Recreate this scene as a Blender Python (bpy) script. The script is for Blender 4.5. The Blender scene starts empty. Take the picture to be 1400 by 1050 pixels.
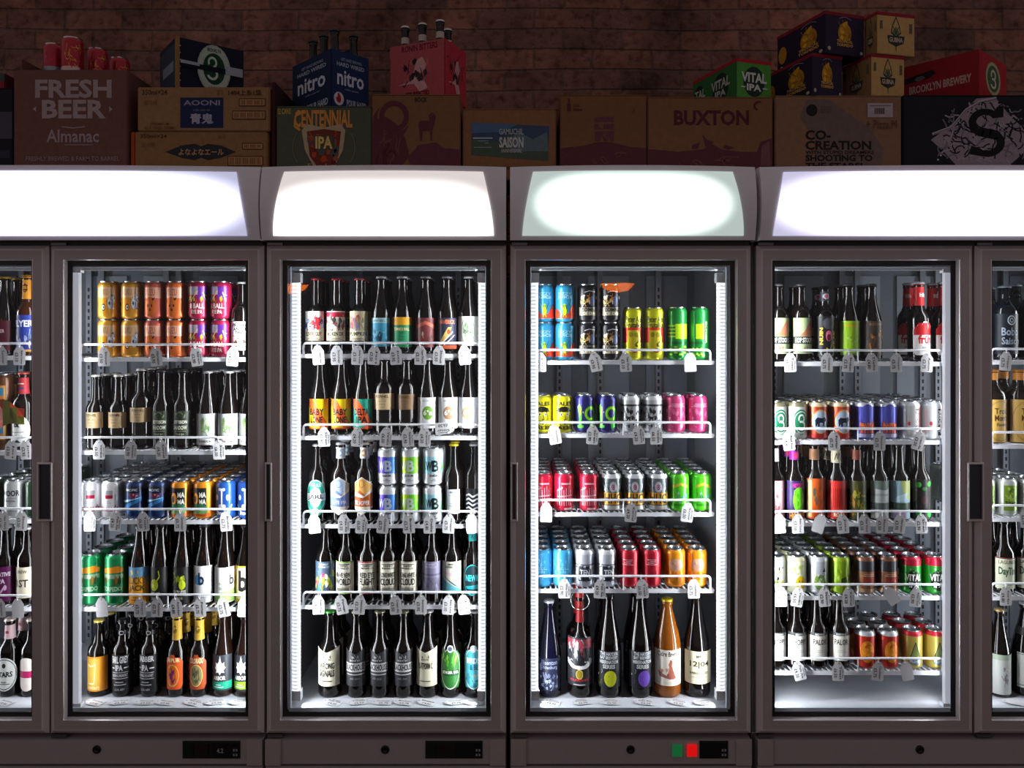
import bpy, bmesh, math, random
from mathutils import Vector, Matrix
random.seed(7)
SC = bpy.context.scene
COL = SC.collection
pi = math.pi
# ---------------------------------------------------------------- measured camera
CAMY, CAMZ, FPX, HOR = -2.4, 1.55, 1091.0, 455.0
def X(px, Y=0.0): return (px - 700) * (Y - CAMY) / FPX
def Z(py, Y=0.0): return CAMZ - (py - HOR) * (Y - CAMY) / FPX

# ---------------------------------------------------------------- materials
def lin(h):
    r = []
    for i in (0, 2, 4):
        c = int(h[i:i + 2], 16) / 255
        r.append(c / 12.92 if c <= .04045 else ((c + .055) / 1.055) ** 2.4)
    return (*r, 1)
_M = {}
PROPS = {'paper': (.42, 0, .28), 'can': (.3, .38, .5), 'lid': (.24, 1, .5), 'glass': (.07, 0, .42), 'cap': (.35, .5, .5), 'plastic': (.4, 0, .5), 'matte': (.85, 0, .2),
         'wire': (.35, 0, .5), 'metal': (.35, .8, .5), 'board': (.8, 0, .2), 'print': (.35, 0, .5)}
def M(h, kind='paper'):
    k = (h, kind)
    if k in _M: return _M[k]
    m = bpy.data.materials.new(kind + '_' + h); m.use_nodes = True
    nt = m.node_tree; b = nt.nodes['Principled BSDF']
    ro, me, sp = PROPS[kind]
    c = lin(h)
    b.inputs['Roughness'].default_value = ro; b.inputs['Metallic'].default_value = me
    b.inputs['Specular IOR Level'].default_value = sp
    b.inputs['Base Color'].default_value = c
    if kind == 'glass':
        b.inputs['Coat Weight'].default_value = .0
    if kind in ('board', 'matte', 'plastic', 'metal'):
        tc = nt.nodes.new('ShaderNodeTexCoord'); n = nt.nodes.new('ShaderNodeTexNoise'); mx = nt.nodes.new('ShaderNodeMix'); mx.data_type = 'RGBA'
        n.inputs['Scale'].default_value = 60 if kind == 'board' else 25; n.inputs['Detail'].default_value = 5
        nt.links.new(tc.outputs['Object'], n.inputs['Vector']); nt.links.new(n.outputs['Fac'], mx.inputs['Factor'])
        f = .22 if kind == 'board' else .08
        mx.inputs['A'].default_value = tuple(v * (1 - f) for v in c[:3]) + (1,); mx.inputs['B'].default_value = tuple(min(1, v * (1 + f)) for v in c[:3]) + (1,)
        nt.links.new(mx.outputs['Result'], b.inputs['Base Color'])
    _M[k] = m; return m
def emis(name, col, strength):
    m = bpy.data.materials.new(name); m.use_nodes = True; nt = m.node_tree; b = nt.nodes['Principled BSDF']
    b.inputs['Base Color'].default_value = tuple(v * .35 for v in lin(col)[:3]) + (1,); b.inputs['Emission Color'].default_value = lin(col); b.inputs['Emission Strength'].default_value = strength
    return m

# ---------------------------------------------------------------- objects
def link(name, me, parent=None, loc=None):
    o = bpy.data.objects.new(name, me); COL.objects.link(o)
    if parent is not None: o.parent = parent
    if loc is not None: o.location = loc
    return o
def tag(o, label, cat, group=None):
    o['label'] = label; o['category'] = cat
    if group: o['group'] = group
    return o
def root(name, loc, label, cat, group=None, rz=0):
    o = link(name, None, None, loc); o.rotation_euler.z = rz; o.empty_display_size = .02
    return tag(o, label, cat, group)
class B:
    """collects geometry of ONE mesh"""
    def __init__(s): s.bm = bmesh.new(); s.mats = []
    def mi(s, m):
        if m not in s.mats: s.mats.append(m)
        return s.mats.index(m)
    def box(s, x0, x1, y0, y1, z0, z1, m, rot=None):
        v = [s.bm.verts.new(p) for p in ((x0, y0, z0), (x1, y0, z0), (x1, y1, z0), (x0, y1, z0), (x0, y0, z1), (x1, y0, z1), (x1, y1, z1), (x0, y1, z1))]
        for f in ((0, 3, 2, 1), (4, 5, 6, 7), (0, 1, 5, 4), (1, 2, 6, 5), (2, 3, 7, 6), (3, 0, 4, 7)):
            s.bm.faces.new([v[i] for i in f]).material_index = s.mi(m)
        if rot:
            for q in v: q.co = rot @ q.co
        return s
    def quad(s, pts, m):
        f = s.bm.faces.new([s.bm.verts.new(p) for p in pts]); f.material_index = s.mi(m); return s
    def tube(s, pts, r, m, n=6, cyc=False):
        rings = []; L = len(pts); P = [Vector(p) for p in pts]
        for i, p in enumerate(P):
            a = P[i - 1] if (i > 0 or cyc) else p; b = P[(i + 1) % L] if (i < L - 1 or cyc) else p
            d = (b - a).normalized()
            u = d.cross(Vector((0, 0, 1)))
            if u.length < .2: u = d.cross(Vector((1, 0, 0)))
            if rings and u.dot(lastu) < 0: u = -u
            u.normalize(); w = d.cross(u); lastu = u
            rings.append([s.bm.verts.new(p + r * (math.cos(2 * pi * k / n) * u + math.sin(2 * pi * k / n) * w)) for k in range(n)])
        for i in range(L if cyc else L - 1):
            A, C = rings[i], rings[(i + 1) % L]
            for k in range(n):
                f = s.bm.faces.new((A[k], A[(k + 1) % n], C[(k + 1) % n], C[k])); f.material_index = s.mi(m); f.smooth = True
        if not cyc:
            for R in (rings[0], rings[-1]): s.bm.faces.new(R).material_index = s.mi(m)
        return s
    def lathe(s, prof, m, n=28, cx=0, cy=0, mod=None, segm=None):
        rings = []
        for j, (r, z) in enumerate(prof):
            if r < 1e-6: rings.append([s.bm.verts.new((cx, cy, z))]); continue
            rings.append([s.bm.verts.new((cx + (r + (mod(j, k) if mod else 0)) * math.sin(2 * pi * k / n), cy - (r + (mod(j, k) if mod else 0)) * math.cos(2 * pi * k / n), z)) for k in range(n)])
        for j in range(len(prof) - 1):
            A, C = rings[j], rings[j + 1]; mi = s.mi(segm[j] if segm and segm[j] else m)
            for k in range(n):
                if len(A) == 1 and len(C) == 1: continue
                if len(A) == 1: vs = (A[0], C[(k + 1) % n], C[k])
                elif len(C) == 1: vs = (A[k], A[(k + 1) % n], C[0])
                else: vs = (A[k], A[(k + 1) % n], C[(k + 1) % n], C[k])
                f = s.bm.faces.new(vs); f.material_index = mi; f.smooth = True
        return s
    def mesh(s, name, fix=True, sharp=None):
        me = bpy.data.meshes.new(name)
        if fix: bmesh.ops.recalc_face_normals(s.bm, faces=s.bm.faces)
        s.bm.to_mesh(me); s.bm.free()
        for m in s.mats: me.materials.append(m)
        if sharp: me.set_sharp_from_angle(angle=math.radians(sharp))
        return me
    def obj(s, name, parent=None, loc=None, **k): return link(name, s.mesh(name, **k), parent, loc)

# ---------------------------------------------------------------- flat print: layers of shapes
_T = {}
def glyphs(t, bold):
    k = (t, bold)
    if k not in _T:
        cu = bpy.data.curves.new('txt', 'FONT'); cu.body = t; cu.resolution_u = 2; cu.offset = (0, .02, .034)[bold]
        o = bpy.data.objects.new('txt', cu); me = o.to_mesh()
        vs = [(v.co.x, v.co.y) for v in me.vertices]; fs = [tuple(p.vertices) for p in me.polygons]
        o.to_mesh_clear(); bpy.data.objects.remove(o); bpy.data.curves.remove(cu)
        xs = [v[0] for v in vs] or [0, 1]; ys = [v[1] for v in vs] or [0, 1]
        _T[k] = (vs, fs, min(xs), max(xs), min(ys), max(ys))
    return _T[k]
def R_(u0, v0, u1, v1, c): return ('p', [(u0, v0), (u1, v0), (u1, v1), (u0, v1)], c)
def P_(pts, c): return ('p', pts, c)
def E_(u, v, ru, rv, c, n=22, a0=0, a1=2 * pi): return ('p', [(u + ru * math.cos(a0 + (a1 - a0) * i / n), v + rv * math.sin(a0 + (a1 - a0) * i / n)) for i in range(n if a1 - a0 > 6.2 else n + 1)], c)
def O_(u, v, ru, rv, w, c, n=28, a0=0, a1=2 * pi):
    out = []
    for i in range(n):
        a, b = a0 + (a1 - a0) * i / n, a0 + (a1 - a0) * (i + 1) / n
        k = 1 - w
        out.append(('p', [(u + ru * k * math.cos(a), v + rv * k * math.sin(a)), (u + ru * math.cos(a), v + rv * math.sin(a)), (u + ru * math.cos(b), v + rv * math.sin(b)), (u + ru * k * math.cos(b), v + rv * k * math.sin(b))], c))
    return ('g', out)
def T_(t, u0, v0, u1, v1, c, bold=1, rot=0): return ('t', t, (u0, v0, u1, v1), c, bold, rot)
def L_(pts, w, c):
    out = []
    for (a, b) in zip(pts, pts[1:]):
        d = Vector((b[0] - a[0], b[1] - a[1])); 
        if d.length < 1e-6: continue
        q = Vector((-d.y, d.x)).normalized() * w / 2
        out.append(('p', [(a[0] - q.x, a[1] - q.y), (b[0] - q.x, b[1] - q.y), (b[0] + q.x, b[1] + q.y), (a[0] + q.x, a[1] + q.y)], c))
    return ('g', out)
def A_(u0, v0, u1, v1, cols, n, seed=1, sz=.12, kind='b'):
    """busy illustration: blobs and strokes"""
    rd = random.Random(seed); out = []
    for i in range(n):
        c = cols[rd.randrange(len(cols))]; cx, cy = rd.uniform(u0 + sz * .5, u1 - sz * .5), rd.uniform(v0 + sz * .5, v1 - sz * .5)
        if kind == 'b' and rd.random() < .6:
            k = rd.randint(5, 8); ph = rd.random() * 6
            out.append(('p', [(cx + sz * rd.uniform(.35, 1) * math.cos(ph + 2 * pi * j / k), cy + sz * .8 * rd.uniform(.35, 1) * math.sin(ph + 2 * pi * j / k)) for j in range(k)], c))
        else:
            pts = [(cx, cy)]; an = rd.random() * 6.3
            for j in range(4):
                an += rd.uniform(-.9, .9); pts.append((min(u1, max(u0, pts[-1][0] + math.cos(an) * sz * .6)), min(v1, max(v0, pts[-1][1] + math.sin(an) * sz * .6))))
            out += L_(pts, sz * .22, c)[1]
    return ('g', out)
def emit(bl, lay, z, sx, sy, kind, ox=0, oy=0):
    """adds one layer; u scaled by sx, v scaled by sy"""
    if lay[0] == 'g':
        for i, l in enumerate(lay[1]): emit(bl, l, z + (i % 6) * .12, sx, sy, kind, ox, oy)
    elif lay[0] == 'p':
        vs = [bl.bm.verts.new((ox + u * sx, oy + v * sy, z)) for u, v in lay[1]]
        ar = sum(a.co.x * b.co.y - b.co.x * a.co.y for a, b in zip(vs, vs[1:] + vs[:1]))
        if ar < 0: vs.reverse()
        f = bl.bm.faces.new(vs); f.material_index = bl.mi(M(lay[2], kind))
    else:
        _, t, (u0, v0, u1, v1), c, bold, rot = lay
        vs, fs, x0, x1, y0, y1 = glyphs(t, bold)
        mi = bl.mi(M(c, kind)); W, H = (x1 - x0) or 1, (y1 - y0) or 1; nv = []
        for x, y in vs:
            a, b = (x - x0) / W, (y - y0) / H
            if rot == -90: a, b = b, 1 - a
            elif rot == 90: a, b = 1 - b, a
            nv.append(bl.bm.verts.new((ox + (u0 + a * (u1 - u0)) * sx, oy + (v0 + b * (v1 - v0)) * sy, z)))
        for f in fs:
            try: bl.bm.faces.new([nv[i] for i in f]).material_index = mi
            except ValueError: pass
def print_mesh(name, layers, sx, sy, kind='paper', base=None, step=.00012, bend=None, off=.0003, frame=None):
    """base: first layer polygon (u,v) + colour.  bend: radius of the cylinder it is wrapped on; frame: (origin, ux, uy, normal) of a flat face"""
    bl = B(); allr = ([base] if base else []) + list(layers)
    for i, l in enumerate(allr): emit(bl, l, i, sx, sy, kind)
    bm = bl.bm
    bm.normal_update()
    bmesh.ops.triangulate(bm, faces=[f for f in bm.faces if len(f.verts) > 4], ngon_method='EAR_CLIP')
    if bend:
        xm = max(abs(v.co.x) for v in bm.verts); k = int(xm / (bend * .2)) + 1
        for i in range(-k, k + 1):
            bmesh.ops.bisect_plane(bm, geom=bm.verts[:] + bm.edges[:] + bm.faces[:], plane_co=(i * bend * .2, 0, 0), plane_no=(1, 0, 0), dist=1e-7)
        for v in bm.verts:
            r = bend + off + v.co.z * step; a = v.co.x / bend
            v.co = (r * math.sin(a), -r * math.cos(a), v.co.y)
        for f in bm.faces: f.smooth = True
    elif frame:
        o, ux, uy, n = [Vector(q) for q in frame]
        for v in bm.verts: v.co = o + ux * v.co.x + uy * v.co.y + n * (off + v.co.z * step)
    return bl.mesh(name, fix=False)
def wrap(bl_mesh_obj): return bl_mesh_obj

# ---------------------------------------------------------------- cans and bottles
LIDM = M('c8ccd0', 'lid')
_lid = {}
def lid_mesh(R, H):
    k = (R, H)
    if k not in _lid:
        b = B(); r = R * .82
        b.lathe([(r - .001, H - .006), (r + .0008, H - .002), (r + .0012, H), (r - .0008, H + .0006), (r - .002, H - .0012), (r - .0035, H - .0055), (r - .007, H - .004), (0, H - .004)], LIDM, 24)
        b.box(-.004, .004, -.012, .004, H - .0038, H - .0028, LIDM)
        _lid[k] = b.mesh('lid', sharp=50)
    return _lid[k]
ARC = 1.17
def can(body, layers=(), H=.119, R=.0318, neck=None, kind='can'):
    m = M(body, kind); nk = M(neck or body, kind); b = B()
    pr = [(0, .004), (R * .7, .004), (R * .78, .0), (R * .84, .001), (R * .97, .007), (R, .010), (R, H - .016), (R * .97, H - .011), (R * .86, H - .004), (R * .82, H - .003)]
    b.lathe(pr, m, 30, segm=[LIDM, LIDM, LIDM, None, None, None, nk, nk, nk])
    parts = [('can_body', b.mesh('can_body', sharp=60)), ('lid', lid_mesh(R, H))]
    if layers:
        me = print_mesh('printed_design', layers, R * ARC, H - .028, kind='can', bend=R, off=.0002)
        me.transform(Matrix.Translation((0, 0, .011))); parts.append(('printed_design', me))
    return dict(kind='can', R=R, H=H, parts=parts)
SHAPES = {
 'bulb': [(1, .07), (1, .53), (.97, .56), (.80, .60), (.52, .635), (.44, .66), (.46, .70), (.48, .75), (.44, .85), (.42, .94), (.45, .95), (.45, .985)],
 'slope': [(1, .07), (1, .46), (.97, .52), (.87, .58), (.70, .66), (.54, .75), (.45, .84), (.42, .93), (.47, .94), (.47, .955), (.44, .985)],
 'long': [(1, .07), (1, .52), (.97, .56), (.85, .60), (.62, .645), (.50, .69), (.46, .78), (.43, .93), (.48, .94), (.48, .955), (.44, .985)],
 'uk': [(1, .07), (1, .56), (.98, .60), (.88, .645), (.66, .69), (.50, .72), (.44, .78), (.40, .93), (.46, .94), (.46, .955), (.41, .985)],
 'champ': [(1, .06), (1, .38), (.98, .45), (.88, .55), (.70, .66), (.52, .77), (.41, .86), (.37, .94), (.43, .95), (.43, .965), (.37, .985)],
 'cider': [(1, .06), (1, .50), (.97, .56), (.86, .64), (.66, .74), (.48, .84), (.37, .90), (.35, .94), (.42, .945), (.42, .96), (.36, .985)],
 'swing': [(1, .06), (1, .50), (.95, .56), (.75, .60), (.44, .64), (.35, .70), (.31, .80), (.29, .93), (.34, .94), (.34, .96), (.29, .985)],
 'squat': [(1, .06), (1, .62), (.95, .68), (.75, .74), (.5, .79), (.42, .85), (.42, .97)],
}
_cap = {}
def cap_mesh(rn, H, col, kind='cap'):
    k = (rn, H, col)
    if k not in _cap:
        b = B(); r = rn + .0018
        b.lathe([(r + .0012, H - .0065), (r + .0006, H - .004), (r, H - .001), (r * .85, H + .0004), (0, H + .0006)], M(col, kind), 42, mod=lambda j, q: (.0006 if q % 2 else -.0003) if j < 2 else 0)
        _cap[k] = b.mesh('crown_cap')
    return _cap[k]
_glass = {}
def bottle(shape, H, R, glass='0a0605', cap='b8b8bc', lab=None, neck=None, capname='crown_cap'):
    """lab = (z0, z1, colour, outline, layers); neck = (z0, z1, colour, layers)"""
    k = (shape, H, R, glass)
    if k not in _glass:
        b = B(); pr = [(0, .003), (R * .8, .0), (R * .93, .002), (R, H * .035)] + [(a * R, z * H) for a, z in SHAPES[shape]] + [(SHAPES[shape][-1][0] * R * .7, H * .99), (0, H * .99)]
        b.lathe(pr, M(glass, 'glass'), 32); _glass[k] = b.mesh('glass_body', sharp=70)
    parts = [('glass_body', _glass[k])]
    if cap: parts.append((capname, cap_mesh(SHAPES[shape][-1][0] * R, H, cap)))
    if lab:
        z0, z1, c, outline, layers = lab; h = (z1 - z0) * H
        bases = {'r': [(-1.05, 0), (1.05, 0), (1.05, 1), (-1.05, 1)], 'n': None,
                 'sq': [(-.62, 0), (.62, 0), (.62, 1), (-.62, 1)],
                 'v': [(-1.05, 0), (1.05, 0), (1.05, 1), (0, .86), (-1.05, 1)],
                 'hex': [(-.95, .18), (0, 0), (.95, .18), (.95, .80), (0, 1), (-.95, .80)],
                 'o': [(math.cos(2 * pi * i / 26) * .95, .5 + .5 * math.sin(2 * pi * i / 26)) for i in range(26)],
                 'arch': [(-.9, .12), (-.7, 0), (.7, 0), (.9, .12), (.9, .78), (.6, .9), (.25, .92), (.15, 1), (-.15, 1), (-.25, .92), (-.6, .9), (-.9, .78)]}
        bs = bases[outline]
        me = print_mesh('paper_label', layers, R * ARC, h, base=('p', bs, c) if bs else None, kind='paper', bend=R)
        me.transform(Matrix.Translation((0, 0, z0 * H))); parts.append(('paper_label', me))
    if neck:
        z0, z1, c, layers = neck
        def rad(z):
            s = SHAPES[shape]
            for (a, za), (b2, zb) in zip(s, s[1:]):
                if za <= z <= zb: return R * (a + (b2 - a) * (z - za) / (zb - za))
            return R * s[-1][0]
        b = B(); zs = [z0 + (z1 - z0) * i / 5 for i in range(6)]
        b.lathe([(rad(z) + .0005, z * H) for z in zs], M(c, 'paper'), 24)
        if layers:
            rr = rad((z0 + z1) / 2)
            for i, l in enumerate(layers): pass
            me2 = print_mesh('n', layers, rr * ARC, (z1 - z0) * H, bend=max(rad(z0), rad(z1)) + .0006)
            me2.transform(Matrix.Translation((0, 0, z0 * H)))
            off = len(b.mats)
            for m_ in me2.materials: b.mats.append(m_)
            n0 = len(b.bm.faces); b.bm.from_mesh(me2); b.bm.faces.ensure_lookup_table()
            for f in b.bm.faces[n0:]: f.material_index += off
        parts.append(('neck_label', b.mesh('neck_label', fix=False)))
    return dict(kind='bottle', R=R, H=H, parts=parts)

NUM = 'first second third fourth fifth sixth seventh eighth ninth tenth'.split()
DOORS = dict(A='far left door', B='second door', C='third door', D='fourth door', E='fifth door', F='far right door')
def place(it, x, y, z, label, group, rz):
    o = root('beer_can' if it['kind'] == 'can' else 'beer_bottle', (x, y, z), label, it['kind'], group, rz)
    for n, me in it['parts']: link(n, me, o)
    return o
def row(door, shelf, lip, items, Y0=.106, floor=False):
    """items: (px of the centre, item, desc, rows deep, stacked, turn)"""
    zz = FLOORZ + .0008 if floor else Z(lip, .10) + .0035
    where = f"{DOORS[door]} {shelf}"
    xs = [X(i[0], Y0 + i[1]['R']) for i in items]
    for _ in range(500):
        for k in range(len(items) - 1):
            d = items[k][1]['R'] + items[k + 1][1]['R'] + .0012 - (xs[k + 1] - xs[k])
            if d > 0: xs[k] -= d * .5; xs[k + 1] += d * .5
    byd = {}
    for i in items: byd.setdefault(i[2], []).append(i)
    info = []
    for k, i in enumerate(items):
        px, it, desc, deep = i[:4]; st = i[4] if len(i) > 4 else 1; turn = i[5] if len(i) > 5 else random.uniform(-.15, .15)
        same = byd[desc]; j = same.index(i)
        pos = '' if len(same) == 1 else (('left', 'right') if len(same) == 2 else ('left', 'middle', 'right') if len(same) == 3 else NUM)[j]
        info.append((xs[k], desc))
        for d in range(deep):
            y = Y0 + it['R'] + d * (2 * it['R'] + .0015) 
            for s in range(st):
                up = '' if st == 1 else ('lower', 'upper')[s]
                ps = ' '.join(w for w in (up, pos) if w)
                if d == 0: lb = desc + (f", {ps} one" if ps else '') + f", {where}"
                else: lb = desc.split(' with ')[0] + f", {ps + ' ' if ps else ''}{NUM[d]} from front, {where}"
                x = xs[k] + (random.uniform(-.0004, .0004) if d else 0)
                place(it, x, y, zz + s * (it['H'] + .0012), uniq(lb), f"{'cans' if it['kind']=='can' else 'bottles'} on {where}", turn if d == 0 else random.uniform(-.6, .6))
    ROWS[(door, shelf)] = info
ROWS = {}; _used = set()
def uniq(lb):
    base = lb; k = 1
    while lb in _used:
        k += 1
        lb = base + ', ' + ('also', 'another', 'further')[min(k - 2, 2)] * 1 if k < 5 else base + f' {NUM[k % 10]}'
    _used.add(lb)
    if len(lb.replace(',', '').split()) > 16: print('LONG', lb)
    return lb
FLOORZ = .398
LIPS = dict(B=(490, 617, 712, 831), A=(488, 618, 711, 831), C=(485, 597, 717.5, 828), D=(494, 594, 701.5, 806), E=(496, 603, 715, 815.5, 918), F=(494, 609, 708.6, 816))
RAILS = dict(B=(471, 598, 696, 813), A=(469.5, 598, 695, 814), C=(469, 580.5, 699, 809.5), D=(478.5, 577.5, 683.5, 787.5), E=(479, 586, 699, 799, 900), F=(477, 591, 691, 797.6))
FR = M('a99e9f', 'plastic'); FRL = M('cdc5c6', 'plastic'); DK = M('15151a', 'plastic'); WH = M('e4e6ec', 'wire')
LIN = M('b4bac2', 'plastic'); LINF = M('c9ccd4', 'plastic'); BACK = M('70767e', 'plastic')
def noisy_emis(name, col, s0, s1, cx, cz, rx, rz):
    """translucent diffuser: brightest round the tube behind its middle"""
    m = bpy.data.materials.new(name); m.use_nodes = True; nt = m.node_tree; N = nt.nodes; b = N['Principled BSDF']
    tc = N.new('ShaderNodeTexCoord'); mp = N.new('ShaderNodeMapping'); mp.vector_type = 'TEXTURE'
    mp.inputs['Location'].default_value = (cx, 0, cz); mp.inputs['Scale'].default_value = (rx, 1e3, rz)
    ln = N.new('ShaderNodeVectorMath'); ln.operation = 'LENGTH'; mr = N.new('ShaderNodeMapRange'); mr.interpolation_type = 'SMOOTHERSTEP'
    # superellipse-like falloff
    sx = N.new('ShaderNodeSeparateXYZ'); px = N.new('ShaderNodeMath'); px.operation = 'POWER'; px.inputs[1].default_value = 4; pz = N.new('ShaderNodeMath'); pz.operation = 'POWER'; pz.inputs[1].default_value = 2
    ax = N.new('ShaderNodeMath'); ax.operation = 'ABSOLUTE'; az = N.new('ShaderNodeMath'); az.operation = 'ABSOLUTE'; ad = N.new('ShaderNodeMath')
    L = nt.links.new
    L(tc.outputs['Object'], mp.inputs['Vector']); L(mp.outputs['Vector'], sx.inputs[0]); L(sx.outputs['X'], ax.inputs[0]); L(sx.outputs['Z'], az.inputs[0])
    L(ax.outputs[0], px.inputs[0]); L(az.outputs[0], pz.inputs[0]); L(px.outputs[0], ad.inputs[0]); L(pz.outputs[0], ad.inputs[1]); L(ad.outputs[0], mr.inputs['Value'])
    mr.inputs['From Min'].default_value = .2; mr.inputs['From Max'].default_value = 1.7; mr.inputs['To Min'].default_value = s0; mr.inputs['To Max'].default_value = s1
    L(mr.outputs['Result'], b.inputs['Emission Strength']); b.inputs['Emission Color'].default_value = lin(col); b.inputs['Base Color'].default_value = (.3, .3, .3, 1)
    return m
def glass_pane():
    m = bpy.data.materials.new('clear_glass'); m.use_nodes = True; nt = m.node_tree; nt.nodes.clear(); N = nt.nodes; L = nt.links.new
    t = N.new('ShaderNodeBsdfTransparent'); g = N.new('ShaderNodeBsdfGlossy'); g.inputs['Roughness'].default_value = .02
    f = N.new('ShaderNodeFresnel'); f.inputs['IOR'].default_value = 1.45; n = N.new('ShaderNodeTexNoise'); n.inputs['Scale'].default_value = 3
    t.inputs['Color'].default_value = (.96, .97, .97, 1)
    mx = N.new('ShaderNodeMixShader'); o = N.new('ShaderNodeOutputMaterial')
    L(f.outputs[0], mx.inputs[0]); L(t.outputs[0], mx.inputs[1]); L(g.outputs[0], mx.inputs[2]); L(mx.outputs[0], o.inputs[0]); return m
GL = glass_pane()
LEDM = emis('led_cover', 'f4f7ff', 5)
def led_mat():
    m = bpy.data.materials.new('led_strip'); m.use_nodes = True; nt = m.node_tree; N = nt.nodes; b = N['Principled BSDF']; L = nt.links.new
    tc = N.new('ShaderNodeTexCoord'); w = N.new('ShaderNodeTexWave'); w.bands_direction = 'Z'; w.inputs['Scale'].default_value = 28
    mr = N.new('ShaderNodeMapRange'); mr.inputs['To Min'].default_value = .55; mr.inputs['To Max'].default_value = 1.5
    L(tc.outputs['Object'], w.inputs['Vector']); L(w.outputs['Fac'], mr.inputs['Value']); L(mr.outputs['Result'], b.inputs['Emission Strength'])
    b.inputs['Emission Color'].default_value = lin('eef4ff'); return m
LEDM = led_mat()
def ring(b, x0, x1, z0, z1, prof, mats):
    """mitred frame: prof = [(inset, y)], one material per step"""
    rg = []
    for ins, y in prof:
        rg.append([b.bm.verts.new(p) for p in ((x0 + ins, y, z0 + ins), (x1 - ins, y, z0 + ins), (x1 - ins, y, z1 - ins), (x0 + ins, y, z1 - ins))])
    for i in range(len(prof) - 1):
        for k in range(4):
            b.bm.faces.new((rg[i][k], rg[i][(k + 1) % 4], rg[i + 1][(k + 1) % 4], rg[i + 1][k])).material_index = b.mi(mats[i])
    return b
EDGE = M('d8d4d6', 'metal'); GSK = M('101216', 'plastic')
ZT, ZB = Z(335), Z(1005)
def door(par, x0, x1, wl, wr, handle=None, logo=True, half=False):
    d = B(); w = .0455
    ring(d, x0, x1, ZB, ZT, [(0, .046), (0, .013), (.012, .001), (.016, 0), (w - .003, 0), (w - .0015, -.001), (w, .003), (w, .03), (w, .046), (0, .046)], [FR, FRL, FRL, FR, EDGE, EDGE, FR, FR, FR])
    o = d.obj('door', par)
    g = B(); ring(g, x0 + w, x1 - w, ZB + w, ZT - w, [(0, .024), (0, .0215), (.014, .0215), (.014, .0245), (0, .0245)], [GSK] * 4); g.obj('gasket', o)
    p = B(); p.quad([(x0 + w, .023, ZB + w), (x1 - w, .023, ZB + w), (x1 - w, .023, ZT - w), (x0 + w, .023, ZT - w)], GL); p.obj('glass_pane', o, fix=False)
    if logo:
        lx = x1 - w - .012; me = print_mesh('etched_logo', [T_('coopico', -.88, .2, 1, .8, 'aeb4bc', 1), *[L_([(-1.0 - .045 * math.cos(a), .5 - .35 * math.sin(a)), (-1.0 + .045 * math.cos(a), .5 + .35 * math.sin(a))], .03, 'c4cad0') for a in (0.3, 1.35, 2.4)]], .055, .024,
                        frame=((lx - .058, .0225, ZT - w - .026), (1, 0, 0), (0, 0, 1), (0, -1, 0)))
        link('etched_logo', me, o)
    if handle is not None:
        za, zb = Z(712), Z(632); hx0, hx1 = handle; h = B()
        ring(h, hx0, hx1, za, zb, [(0, .001), (0, -.005), (.002, -.008), (.005, -.008), (.0065, -.004), (.0065, .001)], [FRL, FRL, FRL, FR, DK])
        h.quad([(hx0 + .006, -.0015, za + .006), (hx1 - .006, -.0015, za + .006), (hx1 - .006, -.0015, zb - .006), (hx0 + .006, -.0015, zb - .006)], M('2a2e38', 'plastic'))
        h.obj('door_handle', o)
    for zz in (ZB - .006, ZT + .004):
        k = B(); k.box(x0 + .004, x0 + .05, .005, .035, zz - .004, zz + .004, M('77737a', 'metal')); k.obj('hinge', o)
    return o
def shelf(par, x0, x1, lip, rail, railx=None):
    z = Z(lip, .10); zr = Z(rail, .095); b = B()
    y0, y1 = .10, .50
    b.box(x0 - .006, x1 + .006, y0 - .003, y0 + .003, z - .010, z + .002, WH); b.box(x0, x1, y1 - .002, y1 + .002, z - .003, z + .001, WH)
    n = int((x1 - x0) / .0165)
    for i in range(n + 1):
        x = x0 + (x1 - x0) * i / n; b.box(x - .0022, x + .0022, y0, y1, z - .001, z + .0025, WH)
    for y in (.17, .30, .42): b.box(x0, x1, y - .002, y + .002, z - .005, z - .001, WH)
    for s in (x0 - .006, x1 + .006): b.tube([(s, y0, z - .002), (s, y1, z - .002)], .003, WH)
    o = b.obj('shelf', par)
    r = B(); a, c = railx or (x0 + .006, x1 - .006); q = .010
    pts = [(a, .095, z)] + [(a, .095, zr - q)] + [(a + q * (1 - math.cos(t)), .095, zr - q + q * math.sin(t)) for t in (.5, 1.05)] + [(a + q, .095, zr), (c - q, .095, zr)] + [(c - q * (1 - math.cos(t)), .095, zr - q + q * math.sin(t)) for t in (1.05, .5)] + [(c, .095, zr - q), (c, .095, z)]
    r.tube(pts, .0036, WH, 8)
    m_ = (a + c) / 2; r.tube([(m_, .095, z), (m_, .095, zr)], .0022, WH, 6)
    r.obj('guard_rail', o)
    for s in (x0 + .01, x1 - .01):
        k = B(); k.tube([(s, .10, z - .004), (s + (.012 if s > (x0 + x1) / 2 else -.012), .16, z - .007)], .002, M('9aa0a8', 'metal')); k.obj('shelf_clip', o)
TOPZ = Z(227, -.0)
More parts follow.
